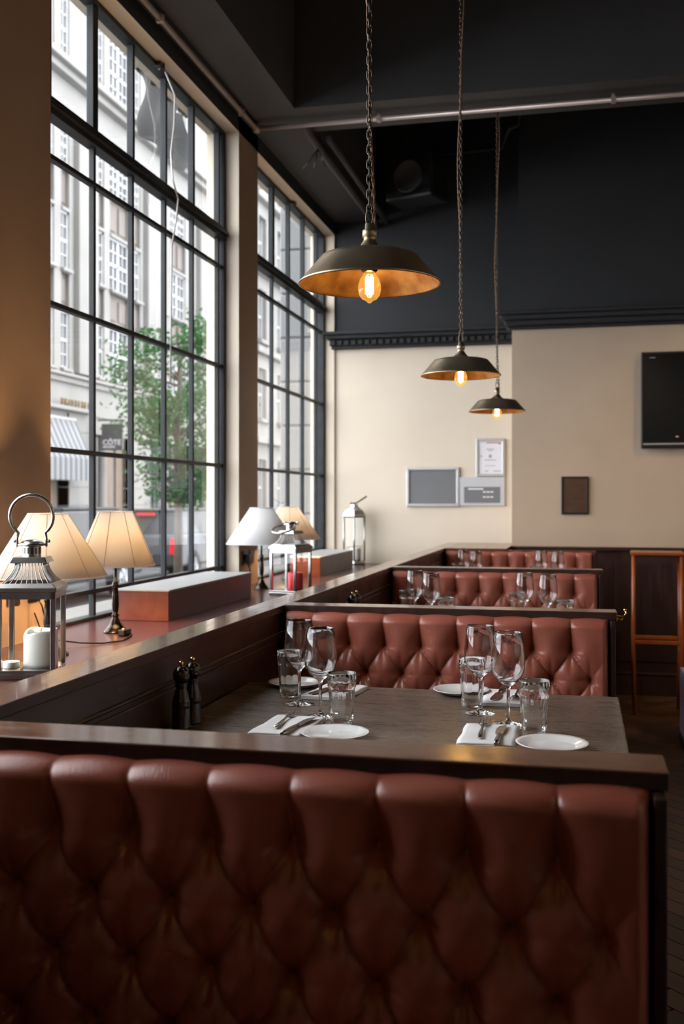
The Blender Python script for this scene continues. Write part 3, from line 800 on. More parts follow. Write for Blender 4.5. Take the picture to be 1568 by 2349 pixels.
# second and third tables
for tn, dy, back in (('second', 1.935, True), ('farthest', 3.90, False)):
    put('tumbler', f'tumbler at the back left of the {tn} table', -.756, 2.693 + dy)
    put('wine', f'wine glass at the back left of the {tn} table', -.704, 2.601 + dy)
    put('wine', f'wine glass at the front left of the {tn} table', -.612, 2.456 + dy)
    put('tumbler', f'tumbler at the front left of the {tn} table', -.541, 2.376 + dy)
    put('tumbler', f'tumbler at the back right of the {tn} table', -.268, 2.671 + dy)
    put('wine', f'wine glass at the back right of the {tn} table', -.230, 2.588 + dy)
    put('wine', f'wine glass at the front right of the {tn} table', -.130, 2.472 + dy)
    put('tumbler', f'tumbler at the front right of the {tn} table', -.060, 2.375 + dy)
put('mill', 'pepper mill in the second booth, only its brass knob over the coping', -.890, 4.10)
put('mill', 'salt mill in the second booth beside the side partition, only its top showing', -.888, 4.17)

# ================================================================== TABLE LAMPS
def table_lamp(label, loc, top, bot, lit=True, scale=1.0, rz=0):
    t = thing('table_lamp', label, 'table lamp', loc, rz, 'table lamps on the window ledge')
    k = scale
    MB().lathe([(0, 0), (.045 * k, 0), (.046 * k, .004), (.042 * k, .010), (.040 * k, .012), (.037 * k, .018), (.034 * k, .021), (.030 * k, .027), (.026 * k, .030), (.020 * k, .042), (.013, .056), (.011, .062),
                (.0145, .066), (.0145, .070), (.0095, .074), (.0115, .085), (.0140, .11), (.0125, .150), (.0095, .175), (.0125, .180), (.0135, .186), (.0105, .190), (.0125, .194), (.0060, .200), (.0050, .29), (.010, .292), (.010, .32), (0, .32)], 32).build('base', M['bronze_dark'], t)
    z0, z1 = .262, .470
    n = 64
    sh = MB().lathe([(bot / 2, z0), (bot / 2 * .5 + top / 2 * .5, (z0 + z1) / 2), (top / 2, z1)], n)
    sho = sh.build('lamp_shade', M['shade'] if lit else M['shadew'], t)
    s = sho.modifiers.new('solid', 'SOLIDIFY'); s.thickness = .0012
    MB().tube([(bot / 2 * math.cos(a), bot / 2 * math.sin(a), z0) for a in np.linspace(0, 2 * PI, 48, endpoint=False)], .0022, 6, closed=True).build('bottom_trim', M['shade'] if lit else M['shadew'], sho)
    MB().tube([(top / 2 * math.cos(a), top / 2 * math.sin(a), z1) for a in np.linspace(0, 2 * PI, 48, endpoint=False)], .002, 6, closed=True).build('top_trim', M['shade'] if lit else M['shadew'], sho)
    if lit:
        for j in range(8):
            a = 2 * PI * (j + .35) / 8
            c_, s_ = math.cos(a), math.sin(a)
            q = MB().tube([((bot / 2) * c_, (bot / 2) * s_, z0), ((top / 2) * c_, (top / 2) * s_, z1)], .0016, 5)
            q.build('seam_rib', M['rib'], sho)
    MB().tube([(-top / 2, 0, z1 - .012), (top / 2, 0, z1 - .012)], .0016, 5).tube([(0, -top / 2, z1 - .012), (0, top / 2, z1 - .012)], .0016, 5).build('shade_spider', M['bronze_dark'], t)
    MB().lathe([(0, .322), (.012, .324), (.016, .335), (.024, .355), (.027, .372), (.022, .388), (.010, .396), (0, .398)], 20).build('bulb', M['bulb'] if lit else M['china'], t)
    return t
LZ = SILL
table_lamp('lit cream-shaded table lamp behind the nearest lantern', (-1.722, 3.17, LZ), .128, .385, True, 1.5, R(10))
table_lamp('lit cream-shaded table lamp with trailing cable before the plinth', (-1.760, 3.77, LZ), .133, .305, True, 1.0, R(38))
table_lamp('unlit white-shaded table lamp beside the pier between the windows', (-1.800, 5.81, LZ), .134, .405, False, .95)
table_lamp('lit cream-shaded table lamp behind the lantern with the red candle', (-1.850, 6.56, LZ), .125, .42, True, 1.0, R(50))
# cable with inline switch
cb = thing('lamp_cable', 'black lamp cable curling over the ledge with an inline switch', 'cable', (0, 0, LZ))
MB().tube([(-1.955, 3.50, .10), (-1.93, 3.50, .04), (-1.90, 3.49, .012), (-1.86, 3.42, .006), (-1.80, 3.38, .02), (-1.72, 3.40, .01), (-1.66, 3.45, .004), (-1.62, 3.53, .004), (-1.64, 3.63, .004), (-1.66, 3.70, .004), (-1.70, 3.74, .006)], .0028, 6).build('flex', M['flex'], cb)
MB().box(-1.70, -1.67, 3.66, 3.72, .001, .026).build('switch', M['bronze_dark'], cb, bevel=.004)
MB().box(-1.689, -1.680, 3.675, 3.690, .026, .030).build('rocker', M['brass'], cb)
def socket(label, y, z, plug=True):
    t = thing('wall_socket', label, 'socket', (XP, y, z), 0, 'black wall sockets on the piers')
    MB().box(0, .008, -.043, .043, -.043, .043).build('faceplate', M['black'], t, bevel=.003)
    if plug:
        MB().box(.008, .035, -.020, .024, -.030, .020).build('plug', M['black'], t, bevel=.006)
        MB().tube([(.02, 0, -.03), (.03, .01, -.06), (.035, .02, -.10)], .003, 6).build('flex', M['black'], t)
socket('black wall socket on the nearest pier, left of the plugged one', 3.355, E - .33, False)
socket('black wall socket with plug on the nearest pier, behind the lantern', 3.50, E - .33)
socket('black wall socket with plug on the pier between the windows, left one', 5.98, E - .345)
socket('black wall socket on the pier between the windows, right one', 6.11, E - .345, False)

# ================================================================== LANTERNS
def lantern(label, loc, rz, candle, handle_up=True):
    t = thing('lantern', label, 'lantern', loc, rz, 'square steel and glass lanterns')
    w2 = .083; zt = .250
    MB().box(-w2 - .004, w2 + .004, -w2 - .004, w2 + .004, 0, .016).box(-w2, w2, -w2, w2, .016, .026).build('base', M['steel'], t, bevel=.002)
    post = None
    for sx in (-1, 1):
        for sy in (-1, 1):
            x = sx * (w2 - .007); y = sy * (w2 - .007)
            if post is None: post = MB().box(-.007, .007, -.007, .007, .026, zt).build('corner_post', M['steel'], t, (x, y, 0), bevel=.001)
            else: link_copy(post, t, (x, y, 0))
    MB().box(-w2, w2, -w2, -w2 + .006, zt - .020, zt).box(-w2, w2, w2 - .006, w2, zt - .020, zt).box(-w2, -w2 + .006, -w2, w2, zt - .020, zt).box(w2 - .006, w2, -w2, w2, zt - .020, zt).build('top_rail', M['steel'], t)
    # sloping eave, ring shaped
    e = MB(); a, b = w2 + .005, w2 - .012
    vs = [(sx * a, sy * a, zt) for sx, sy in ((-1, -1), (1, -1), (1, 1), (-1, 1))] + [(sx * a, sy * a, zt + .012) for sx, sy in ((-1, -1), (1, -1), (1, 1), (-1, 1))] + \
         [(sx * b, sy * b, zt + .026) for sx, sy in ((-1, -1), (1, -1), (1, 1), (-1, 1))] + [(sx * b, sy * b, zt) for sx, sy in ((-1, -1), (1, -1), (1, 1), (-1, 1))]
    fs = []
    for i in range(4):
        j = (i + 1) % 4
        fs += [(i, j, 4 + j, 4 + i), (4 + i, 4 + j, 8 + j, 8 + i), (8 + i, 8 + j, 12 + j, 12 + i), (12 + i, 12 + j, j, i)]
    e.add(vs, fs).build('eave', M['steel'], t, bevel=.002)
    gp = MB().add([(-w2 + .012, 0, .028), (w2 - .012, 0, .028), (w2 - .012, 0, zt - .018), (-w2 + .012, 0, zt - .018)], [(0, 1, 2, 3)]).build('glass_pane', M['lpane'], t, (0, -w2 + .006, 0))
    link_copy(gp, t, (0, w2 - .006, 0)); link_copy(gp, t, (w2 - .006, 0, 0), rot=(0, 0, R(90))); link_copy(gp, t, (-w2 + .006, 0, 0), rot=(0, 0, R(90)))
    # curved roof wires
    zr0, zr1 = zt + .022, zt + .082; r0, r1 = w2 - .010, .040
    first_w = None
    for side in range(4):
        for k in range(9):
            f = -1 + 2 * (k + .5) / 9
            pts = []
            for s_ in np.linspace(0, 1, 7):
                rr = r0 + (r1 - r0) * (1 - (1 - s_) ** 1.9)
                pts.append((f * rr, -rr, zr0 + (zr1 - zr0) * s_))
            MB().tube(pts, .0012, 5).build('roof_wire', M['steel'], t, rot=(0, 0, R(90) * side))
    MB().frustum((.054, .054), (.046, .046), zr1, zr1 + .017).build('roof_cap', M['steel'], t, bevel=.002)
    # slotted vent
    v = MB().lathe([(.026, zr1 + .017), (.026, zr1 + .048)], 28)
    vo = v.build('vent', M['steel'], t)
    sl = None
    for k in range(14):
        a = 2 * PI * k / 14
        o = MB().box(.0255, .0265, -.0019, .0019, zr1 + .026, zr1 + .044) if sl is None else None
        if sl is None: sl = o.build('vent_slot', M['black'], vo)
        else: link_copy(sl, vo, (0, 0, 0), rot=(0, 0, a))
    MB().lathe([(.026, zr1 + .047), (.040, zr1 + .049), (.041, zr1 + .052), (.036, zr1 + .056), (.028, zr1 + .062), (.015, zr1 + .066), (0, zr1 + .067)], 32).build('dome', M['steel'], t)
    # handle
    h = thing('x', 'x', 'x') ; bpy.data.objects.remove(h)
    hz = zr1 + .058; pts = []
    for k in range(25):
        a = R(-52) + R(284) * k / 24
        pts.append((.0625 * math.cos(a), 0, .078 + .0625 * math.sin(a)))
    pts = [(.042, 0, -.004), (.043, 0, .008)] + pts + [(-.043, 0, .008), (-.042, 0, -.004)]
    MB().tube(pts, [.003, .003] + [.0052] * 25 + [.003, .003], 10).build('handle', M['steel'], t, (0, 0, hz), rot=(R(4) if handle_up else R(112), 0, 0))
    for s_ in (-1, 1):
        MB().lathe([(0, -.005), (.004, -.003), (.005, 0), (.004, .003), (0, .005)], 12).build('handle_stud', M['steel'], t, (s_ * .049, 0, hz + .004), rot=(0, R(90), 0))
        MB().box(-.003, .003, -.004, .004, -.012, .010).build('handle_bracket', M['steel'], t, (s_ * .042, 0, hz), bevel=.001)
    return t
L1 = (-1.572, 2.80, LZ)
lantern('large square steel lantern with raised ring handle at the left edge', L1, R(17), None)
L2 = (-1.537, 5.50, LZ)
lantern('square steel lantern with lowered handle holding a red candle', L2, R(-17), None, False)
def candle(label, loc, r, h, m, worn=False):
    t = thing('pillar_candle', label, 'candle', loc)
    n = 28; vs = []; fs = []
    prof = [(0, 0), (1, 0), (1.0, .1), (1.0, .93), (.96, 1.0), (.84, .99), (.6, .90 if worn else .95), (0, .88 if worn else .94)]
    for r_, z in prof:
        for j in range(n):
            a = 2 * PI * j / n
            dz = 0
            if worn and z > .85: dz = -.12 * max(0, math.cos(a + 2.2)) ** 2 + .02 * math.sin(3 * a)
            vs.append((r * r_ * math.cos(a), r * r_ * math.sin(a), h * (z + dz)))
    fs = [(i * n + j, i * n + (j + 1) % n, (i + 1) * n + (j + 1) % n, (i + 1) * n + j) for i in range(len(prof) - 1) for j in range(n)]
    MB().add(vs, fs, True).build('wax', m, t)
    MB().tube([(0, 0, h * .85), (.001, 0, h * .97), (.003, .001, h * 1.02)], .001, 5).build('wick', M['wick'], t)
    return t
candle('white pillar candle with worn rim inside the large lantern', (L1[0] + .022, L1[1] + .012, LZ + .0262), .049, .108, M['wax'], True)
candle('flat melted white candle stub inside the large lantern', (L1[0] - .046, L1[1] - .036, LZ + .0262), .024, .018, M['wax'])
candle('red pillar candle inside the lantern with lowered handle', (L2[0] + .026, L2[1] + .00, LZ + .0262), .042, .095, M['redwax'])
# far rounded lantern
t = thing('hurricane_lantern', 'tall six-sided steel lantern with domed top against the cream wall', 'lantern', (-1.765, 8.20, LZ), R(12))
def hexp(r, z, ph=R(30)): return [(r * math.cos(ph + PI / 3 * k), r * math.sin(ph + PI / 3 * k), z) for k in range(6)]
def hexloft(rs):
    vs = []; fs = []
    for r_, z in rs: vs += hexp(r_, z)
    for i in range(len(rs) - 1):
        for j in range(6): fs.append((i * 6 + j, i * 6 + (j + 1) % 6, i * 6 + 6 + (j + 1) % 6, i * 6 + 6 + j))
    return MB().add(vs, fs)
hexloft([(0, 0), (.100, 0), (.104, .012), (.098, .03), (0, .03)]).build('base', M['steel'], t, bevel=.002)
for k in range(6):
    a = R(30) + PI / 3 * k
    MB().tube([(.094 * math.cos(a), .094 * math.sin(a), .03), (.096 * math.cos(a), .096 * math.sin(a), .38)], .007, 8).build('corner_post', M['steel'], t)
    x0, y0 = .088 * math.cos(a), .088 * math.sin(a); x1, y1 = .088 * math.cos(a + PI / 3), .088 * math.sin(a + PI / 3)
    MB().add([(x0, y0, .03), (x1, y1, .03), (x1, y1, .38), (x0, y0, .38)], [(0, 1, 2, 3)]).build('glass_pane', M['lpane'], t)
hexloft([(.098, .375), (.106, .385), (.104, .398), (.080, .432), (.050, .455), (.036, .460), (.034, .480), (0, .485)]).build('dome', M['steel'], t, bevel=.002)
MB().tube([(-.03, 0, .486), (.02, 0, .492), (.10, -.02, .545)], .006, 8).build('handle', M['bronze_dark'], t)
MB().tube([(-.04, 0, .48), (-.03, 0, .50)], .007, 8).build('handle_stud', M['brass'], t)
candle('white pillar candle inside the tall lantern by the cream wall', (-1.755, 8.195, LZ + .031), .045, .10, M['wax'])

# ================================================================== WALL PICTURES, TV
YW = YB - .002
t = thing('notice_board', 'grey board in a wide silver frame, leftmost on the cream wall', 'board', (-1.152, YW, E + .106))
def frame_ring(w_, h_, b_, d_=.018):
    return MB().box(-w_ / 2, w_ / 2, -d_, 0, -h_ / 2, -h_ / 2 + b_).box(-w_ / 2, w_ / 2, -d_, 0, h_ / 2 - b_, h_ / 2).box(-w_ / 2, -w_ / 2 + b_, -d_, 0, -h_ / 2 + b_, h_ / 2 - b_).box(w_ / 2 - b_, w_ / 2, -d_, 0, -h_ / 2 + b_, h_ / 2 - b_)
frame_ring(.425, .315, .022).build('frame', M['silver'], t, bevel=.003)
MB().box(-.19, .19, -.008, -.001, -.136, .136).build('board', M['slate'], t)
t = thing('framed_certificate', 'upright silver-framed certificate above the grey card sign', 'picture', (-.694, YW, E + .337))
frame_ring(.227, .300, .020).build('frame', M['silver'], t, bevel=.003)
MB().box(-.094, .094, -.008, -.001, -.131, .131).build('paper', M['paper'], t)
q = MB()
for (x, z, ww, hh) in ((0, .065, .06, .007), (0, .052, .035, .005), (0, .010, .022, .024), (0, -.02, .09, .006), (0, -.065, .08, .004), (-.07, .01, .008, .02), (.055, -.108, .06, .006), (-.03, -.108, .03, .006)):
    q.box(x - ww / 2, x + ww / 2, -.0088, -.0079, z - hh / 2, z + hh / 2)
q.build('print', M['ink'], t)
MB().box(-.03, .085, -.0088, -.0079, .112, .120).box(.065, .082, -.0088, -.0079, .104, .112).build('red_print', M['redink'], t)
t = thing('card_sign', 'light grey card sign with darker panel beside the wide board', 'sign', (-.758, YW, E + .069))
MB().box(-.178, .178, -.014, 0, -.115, .113).build('card', M['lightgrey'], t, bevel=.003)
MB().box(-.142, .142, -.016, -.0139, -.092, .035).build('dark_panel', M['slate'], t)
q = MB().box(-.11, .01, -.0168, -.0159, .014, .024)
for zz in (-.004, -.044):
    for k in range(3): q.box(.008 + k * .029, .030 + k * .029, -.0168, -.0159, zz - .006, zz + .004)
q.build('print', M['whiteprint'], t)
t = thing('wall_plaque', 'small dark brown wooden plaque on the chimney breast', 'plaque', (-.038, YR - .001, E + .034))
frame_ring(.196, .281, .014, .016).build('frame', M['black'], t, bevel=.002)
MB().box(-.085, .085, -.010, -.001, -.127, .127).build('board', M['plaque'], t)
q = MB()
for k in range(9): q.box(-.06, .06, -.0108, -.0099, .09 - k * .022, .093 - k * .022)
q.build('engraved_line', M['redwood'], t)
t = thing('television', 'black flat television on the cream wall at the right edge', 'television', (1.03, YR - .001, E + .722))
MB().box(-.60, .60, -.07, -.03, -.35, .35).build('cabinet', M['black'], t, bevel=.006)
MB().box(-.585, .585, -.0725, -.069, -.30, .335).build('screen', M['screen'], t)
MB().box(-.585, .585, -.073, -.069, -.322, -.312).build('trim_strip', M['silver'], t)
MB().box(-.36, -.34, -.0735, -.072, -.268, -.262).build('standby_light', mat('dim_led', (.3, .15, .1), .5, emit=(1, .4, .2), estr=.6), t)
MB().box(-.54, -.50, -.0735, -.072, .305, .310).build('maker_badge', M['ink'], t)
MB().box(-.2, .2, -.03, 0, -.15, .15).build('wall_mount', M['black'], t)

# ================================================================== STOOL, HOOK, BOX
t = thing('bar_stool', 'tall orange varnished wooden stool against the dark panelling', 'stool', (.500, 7.30, 0), R(-2))
MB().box(-.170, .170, -.15, .15, 1.055, 1.075).build('seat', M['orangewood'], t, bevel=.006)
for sx in (-1, 1):
    for sy in (-1, 1):
        MB().tube([(sx * .150, sy * .125, 1.055), (sx * .153, sy * .130, .50), (sx * .145, sy * .135, 0)], .012, 10).build('leg', M['orangewood'], t)
    MB().box(sx * .150 - .009, sx * .150 + .009, -.12, .12, .40, .43).build('side_rail', M['orangewood'], t, bevel=.003)
MB().box(-.14, .14, -.142, -.120, .470, .495).build('footrest', M['orangewood'], t, bevel=.004)
MB().box(-.14, .14, .120, .142, .470, .495).build('rear_rail', M['orangewood'], t, bevel=.004)
MB().box(-.145, .145, -.13, -.115, 1.01, 1.055).box(-.145, .145, .115, .13, 1.01, 1.055).build('apron', M['panel'], t)
t = thing('coat_hook', 'small brass coat hooks on the aisle end of the second booth partition', 'hook', (WX1 - .004, 3.31, CT - .010))
MB().box(0, .006, -.02, .02, -.02, .008).build('backplate', M['brass'], t, bevel=.002)
MB().tube([(.005, 0, -.004), (.025, 0, -.006), (.034, 0, .004), (.030, 0, .012)], .003, 8).build('hook_arm', M['brass'], t)
MB().lathe([(0, -.005), (.004, -.003), (.005, 0), (.004, .003), (0, .005)], 12, (.030, 0, .014)).build('hook_tip', M['brass'], t)
MB().tube([(.005, 0, -.012), (.018, 0, -.018), (.022, 0, -.012)], .003, 8).build('hook_arm', M['brass'], t)
t = thing('low_cabinet', 'pale lilac low cabinet just entering at the right edge', 'cabinet', (.897, 6.35, 0))
MB().box(-.315, .2, -.15, .2, .04, .42).build('body', M['lilac'], t, bevel=.004)
MB().box(-.325, .2, -.14, .18, 0, .04).build('plinth_base', M['black'], t)

# ================================================================== OUTSIDE
ST = E - 1.65
struct(MB().box(-12.5, XO, -12, 75, ST - .2, ST).build('floor_street', M['asphalt']))
kb = struct(MB().box(-12.5, -10.4, -12, 75, ST, ST + .10).build('floor_far_pavement', M['paving'], bevel=.01))
kb = struct(MB().box(-3.9, XO, -12, 75, ST, ST + .06).build('floor_near_pavement', M['paving'], bevel=.01))
XF = -12.5
# --- far stone building
fb = thing('stone_building', 'long cream stone building with tall white windows across the street', 'building', (XF, 0, 0))
LEV = [(3.28, 4.72), (5.76, 7.2), (8.35, 9.35), (11.0, 12.9)]      # window bands (above eye)
SPN = [(4.82, 5.66), (7.28, 8.27)]
BAY = [16.95 + 4.35 * k for k in range(5)]                         # start of each triple window
YA, YE = 15.0, 38.2
segs = []
for b in BAY: segs += [(b, b + .42), (b + .78, b + 2.02), (b + 2.38, b + 2.80)]
wb = MB()
def solid(y0, y1, z0, z1, x=0, th=.5): wb.box(-th, x, y0, y1, E + z0, E + z1)
# piers between window segments, full height
edges = [YA] + [v for s_ in segs for v in s_] + [YE]
for i in range(0, len(edges), 2): solid(edges[i], edges[i + 1], 3.0, 15.5)
for (a, b) in ((3.0, 3.28), (9.35, 11.0), (12.9, 15.5)):
    for s_ in segs: solid(s_[0], s_[1], a, b)
for s_ in segs:
    solid(s_[0], s_[1], 4.72, 4.82, .04); solid(s_[0], s_[1], 5.66, 5.76, .04); solid(s_[0], s_[1], 7.2, 7.28, .04); solid(s_[0], s_[1], 8.27, 8.35, .04)
solid(YA, YE, 2.2, 3.0)
wb.build('wall', M['stone'], fb)
for nm, z0, z1, x in (('string_course', 2.92, 3.06, .10), ('string_course', 3.06, 3.14, .20), ('cornice', 9.7, 9.86, .14), ('cornice', 10.45, 10.62, .25), ('cornice', 10.62, 10.78, .42), ('cornice', 13.6, 13.9, .35), ('sign_ledge', 2.22, 2.32, .22)):
    MB().box(0, x, YA, YE if nm != 'sign_ledge' else 25.1, E + z0, E + z1).build(nm, M['stone'], fb, bevel=.02)
for b in BAY:
    MB().box(0, .16, b + 3.05, b + 4.12, E + 3.2, E + 9.7).build('pilaster', M['stone'], fb, bevel=.02)
for s_ in segs:
    for z0, z1 in SPN: 
        sp2 = MB().box(-.18, -.10, s_[0], s_[1], E + z0, E + z1)
        nn = 2 if s_[1] - s_[0] > 1 else 1
        ww = (s_[1] - s_[0]) / nn
        for k in range(nn): sp2.box(-.11, -.07, s_[0] + ww * k + .09, s_[0] + ww * (k + 1) - .09, E + z0 + .14, E + z1 - .14)
        sp2.build('spandrel_panel', M['spandrel'], fb)
    for z0, z1 in LEV:
        wdt = s_[1] - s_[0]; wide = wdt > 1; z1_ = z1
        f = MB(); h_ = z1_ - z0; tf = .055
        f.box(-.14, -.04, s_[0], s_[0] + tf, E + z0, E + z1_).box(-.14, -.04, s_[1] - tf, s_[1], E + z0, E + z1_).box(-.14, -.04, s_[0], s_[1], E + z0, E + z0 + tf).box(-.14, -.04, s_[0], s_[1], E + z1_ - tf, E + z1_)
        nc = 4 if wide else 2
        for k in range(1, nc):
            yy = s_[0] + wdt * k / nc; b2 = .05 if (wide and k == 2) else .016
            f.box(-.12, -.06, yy - b2, yy + b2, E + z0, E + z1_)
        nr = 4 if h_ < 1.6 else 5
        for k in range(1, nr):
            zz = E + z0 + h_ * k / nr; b2 = .04 if k == nr // 2 else .016
            f.box(-.12, -.06, s_[0], s_[1], zz - b2, zz + b2)
        fo = f.build('window', M['whitepaint'], fb)
        MB().box(-.13, -.10, s_[0], s_[1], E + z0, E + z1_).build('pane', M['farglass'], fo)
        MB().box(0, .10, s_[0] - .05, s_[1] + .05, E + z0 - .08, E + z0).build('sill', M['stone'], fb)
# ground floor: piers, dark shopfronts with curtains and columns
gp = MB()
bays_g = [(17.0, 19.9), (21.2, 24.1), (25.35, 27.9), (29.2, 32.0), (33.3, 36.0)]
ed = [YA] + [v for b in bays_g for v in b] + [YE]
pier = None
for i in range(0, len(ed), 2):
    for k in range(8):
        z0 = ST + .1 + k * (E + 2.2 - ST - .1) / 8
        MB().box(-.5, 0, ed[i], ed[i + 1], z0 + .012, z0 + (E + 2.2 - ST - .1) / 8 - .012).build('stone_block', M['stone'], fb)
    MB().box(-.5, -.03, ed[i], ed[i + 1], ST + .1, E + 2.2).build('pier_core', M['stone2'], fb)
for (a, b) in bays_g:
    MB().box(-.5, -.05, a, b, E + 1.75, E + 2.2).build('lintel', M['stone'], fb)
    sh = MB().box(-.45, -.30, a, b, ST + .1, E + 1.75).build('shopfront', M['farglass'], fb)
    for k in range(4):
        y = a + (b - a) * (k + .5) / 4
        if k != 1: MB().box(-.30, -.26, y - .22, y + .22, ST + .5, E + 1.7).build('curtain', M['curtain'], sh)
    MB().lathe([(.16, 0), (.13, .1), (.12, E + 1.6 - ST), (.17, E + 1.7 - ST)], 20, (-.15, a + (b - a) * .36, ST + .1)).build('column', M['stone'], fb)
    MB().box(-.34, -.25, a, b, ST + .1, ST + .55).box(-.34, -.25, (a + b) / 2 - .04, (a + b) / 2 + .04, ST + .1, E + 1.75).build('shopfront_frame', M['sign'], fb)
struct(MB().box(XF - 3, XF - .52, YA, YE, ST, E + 15.5).build('wall_far_building_core', M['sign']))
# upper ceiling of world: left neighbour building
# --- second building further along
sb = thing('grey_building', 'pale grey stone building further along the street', 'building', (XF, 0, 0))
b2 = MB(); wins2 = []
for k in range(10):
    y = 39.2 + k * 2.6
    wins2.append((y, y + 1.0))
e2 = [38.5] + [v for q_ in wins2 for v in q_] + [66]
for i in range(0, len(e2), 2): b2.box(-.5, .25, e2[i], e2[i + 1], ST, E + 18)
L2V = [(-.6, 1.6), (3.2, 5.2), (6.3, 8.3), (9.3, 11.2), (12.2, 14.2)]
zs2 = [ST - E] + [v for q_ in L2V for v in q_] + [18]
for q_ in wins2:
    for i in range(0, len(zs2), 2): b2.box(-.5, .25, q_[0], q_[1], E + zs2[i], E + zs2[i + 1])
b2.build('wall', M['stone'], sb)
for z in (2.2, 5.7, 8.8, 11.7, 14.8):
    MB().box(.25, .55, 38.3, 66, E + z, E + z + .25).build('string_course', M['stone'], sb, bevel=.03)
for q_ in wins2:
    for z0, z1 in L2V:
        fo = MB().box(-.02, .06, q_[0], q_[1], E + (z0 + z1) / 2 - .05, E + (z0 + z1) / 2 + .05).box(-.02, .06, (q_[0] + q_[1]) / 2 - .05, (q_[0] + q_[1]) / 2 + .05, E + z0, E + z1)
        fo.box(-.02, .08, q_[0], q_[0] + .08, E + z0, E + z1).box(-.02, .08, q_[1] - .08, q_[1], E + z0, E + z1)
        fo = fo.build('window', M['whitepaint'], sb)
        MB().box(-.06, -.03, q_[0], q_[1], E + z0, E + z1).build('pane', M['farglass'], fo)
        MB().box(.25, .42, q_[0] - .15, q_[1] + .15, E + z0 - .15, E + z0).build('sill', M['stone'], sb)
struct(MB().box(-11.5, 3, 70, 71, ST, E + 16).build('wall_street_end', M['stone2']))
# --- rusticated stone pier of this building beyond the farther window
rp = thing('rusticated_pier', 'pale stone pier of large blocks outside the farther window', 'pier', (0, 0, 0))
q = None
for k in range(12):
    z = E - 1.62 + k * .375
    if q is None: q = MB().box(-2.50, XO - .005, 8.60, 9.2, .008, .367).build('stone_block', M['stone2'], rp, (0, 0, z), bevel=.012)
    else: link_copy(q, rp, (0, 0, z))
MB().box(-2.48, XO - .01, 8.62, 9.18, ST, E + 2.9).build('pier_core', M['stone2'], rp)
# --- awning, lettering, hanging sign
t = thing('shop_awning', 'white and grey striped shop awning over the far shopfront', 'awning', (XF, 0, 0))
PJ = .52
y0, y1 = 20.9, 24.3; n = 26
for k in range(n):
    a = y0 + (y1 - y0) * k / n; b = y0 + (y1 - y0) * (k + 1) / n
    m_ = M['awning'] if k % 2 == 0 else M['stripe']
    MB().add([(.08, a, E + 2.0), (.08, b, E + 2.0), (PJ, b, E + 1.02), (PJ, a, E + 1.02), (.08, a, E + 1.97), (.08, b, E + 1.97), (PJ, b, E + .99), (PJ, a, E + .99)],
             [(0, 3, 2, 1), (4, 5, 6, 7), (3, 7, 6, 2)]).add([(PJ + .002, a, E + 1.02), (PJ + .002, b, E + 1.02), (PJ + .002, b, E + .50), (PJ + .002, (a + b) / 2, E + .46), (PJ + .002, a, E + .50)], [(0, 4, 3, 2, 1)]).build('canvas_strip', m_, t)
MB().add([(.08, y1, E + 2.0), (PJ, y1, E + 1.02), (PJ, y1, E + .5), (.08, y1, E + .9)], [(0, 1, 2, 3)]).build('side_flap', M['awning'], t)
MB().tube([(.05, y0, E + 2.02), (.05, y1, E + 2.02)], .05, 10).build('roller', M['silver'], t)
lt = thing('fascia_letters', 'gilt letters reading BRASSERIE on the far stone fascia', 'sign', (XF, 0, 0))
rotm = Matrix(((0, 0, 1, 0), (1, 0, 0, 0), (0, 1, 0, 0), (0, 0, 0, 1)))
y = 23.30
for ch in 'BRASSERIE':
    fontmesh(ch, .24, .02, 'letter', M['gold'], lt, Matrix.Translation((.20, y, E + 2.33)) @ rotm)
    y += .178
hs = thing('hanging_sign', 'dark grey hanging sign with white lettering over the far pavement', 'sign', (XF, 25.7, 0))
MB().box(.12, .72, -.04, .04, E + 1.32, E + 2.02).build('sign_board', M['sign'], hs, bevel=.01)
MB().tube([(0, 0, E + 2.12), (.78, 0, E + 2.12)], .02, 8).build('bracket', M['black'], hs)
rotf = Matrix(((1, 0, 0, 0), (0, 0, -1, 0), (0, 1, 0, 0), (0, 0, 0, 1)))
fontmesh('CÔTE', .20, .006, 'lettering', M['signtext'], hs, Matrix.Translation((.155, -.045, E + 1.46)) @ rotf)
fontmesh('BRASSERIE', .075, .006, 'small_lettering', M['signtext'], hs, Matrix.Translation((.165, -.045, E + 1.38)) @ rotf)
# --- tree
tr = thing('street_tree', 'young leafy green tree on the pavement across the street', 'tree', (-6.42, 16.1, ST))
def branch(mb, p, q_, r0, r1): mb.tube([p, ((p[0] + q_[0]) / 2 + random.uniform(-.05, .05), (p[1] + q_[1]) / 2, (p[2] + q_[2]) / 2 + .04), q_], [r0, (r0 + r1) / 2, r1], 7)
mb = MB(); mb.tube([(0, 0, 0), (.02, 0, 1.2), (-.02, .02, 2.4), (.03, 0, 3.6), (0, 0, 4.5)], [.085, .07, .055, .035, .01], 9)
mb.build('trunk', M['bark'], tr)
tips = []
mb = MB()
for k in range(42):
    h_ = random.uniform(1.45, 4.2); a = random.uniform(0, 2 * PI); L = .84 * math.sin(PI * min(1, max(.14, (4.9 - h_) / 3.7))) * random.uniform(.7, 1.12) + .10
    q_ = (L * math.cos(a), L * math.sin(a), h_ + random.uniform(.15, .55))
    branch(mb, (0, 0, h_), q_, .022, .006); tips.append(((0, 0, h_), q_))
mb.build('branches', M['bark'], tr)['kind'] = 'stuff'
lv = MB(); rnd = random.Random(3)
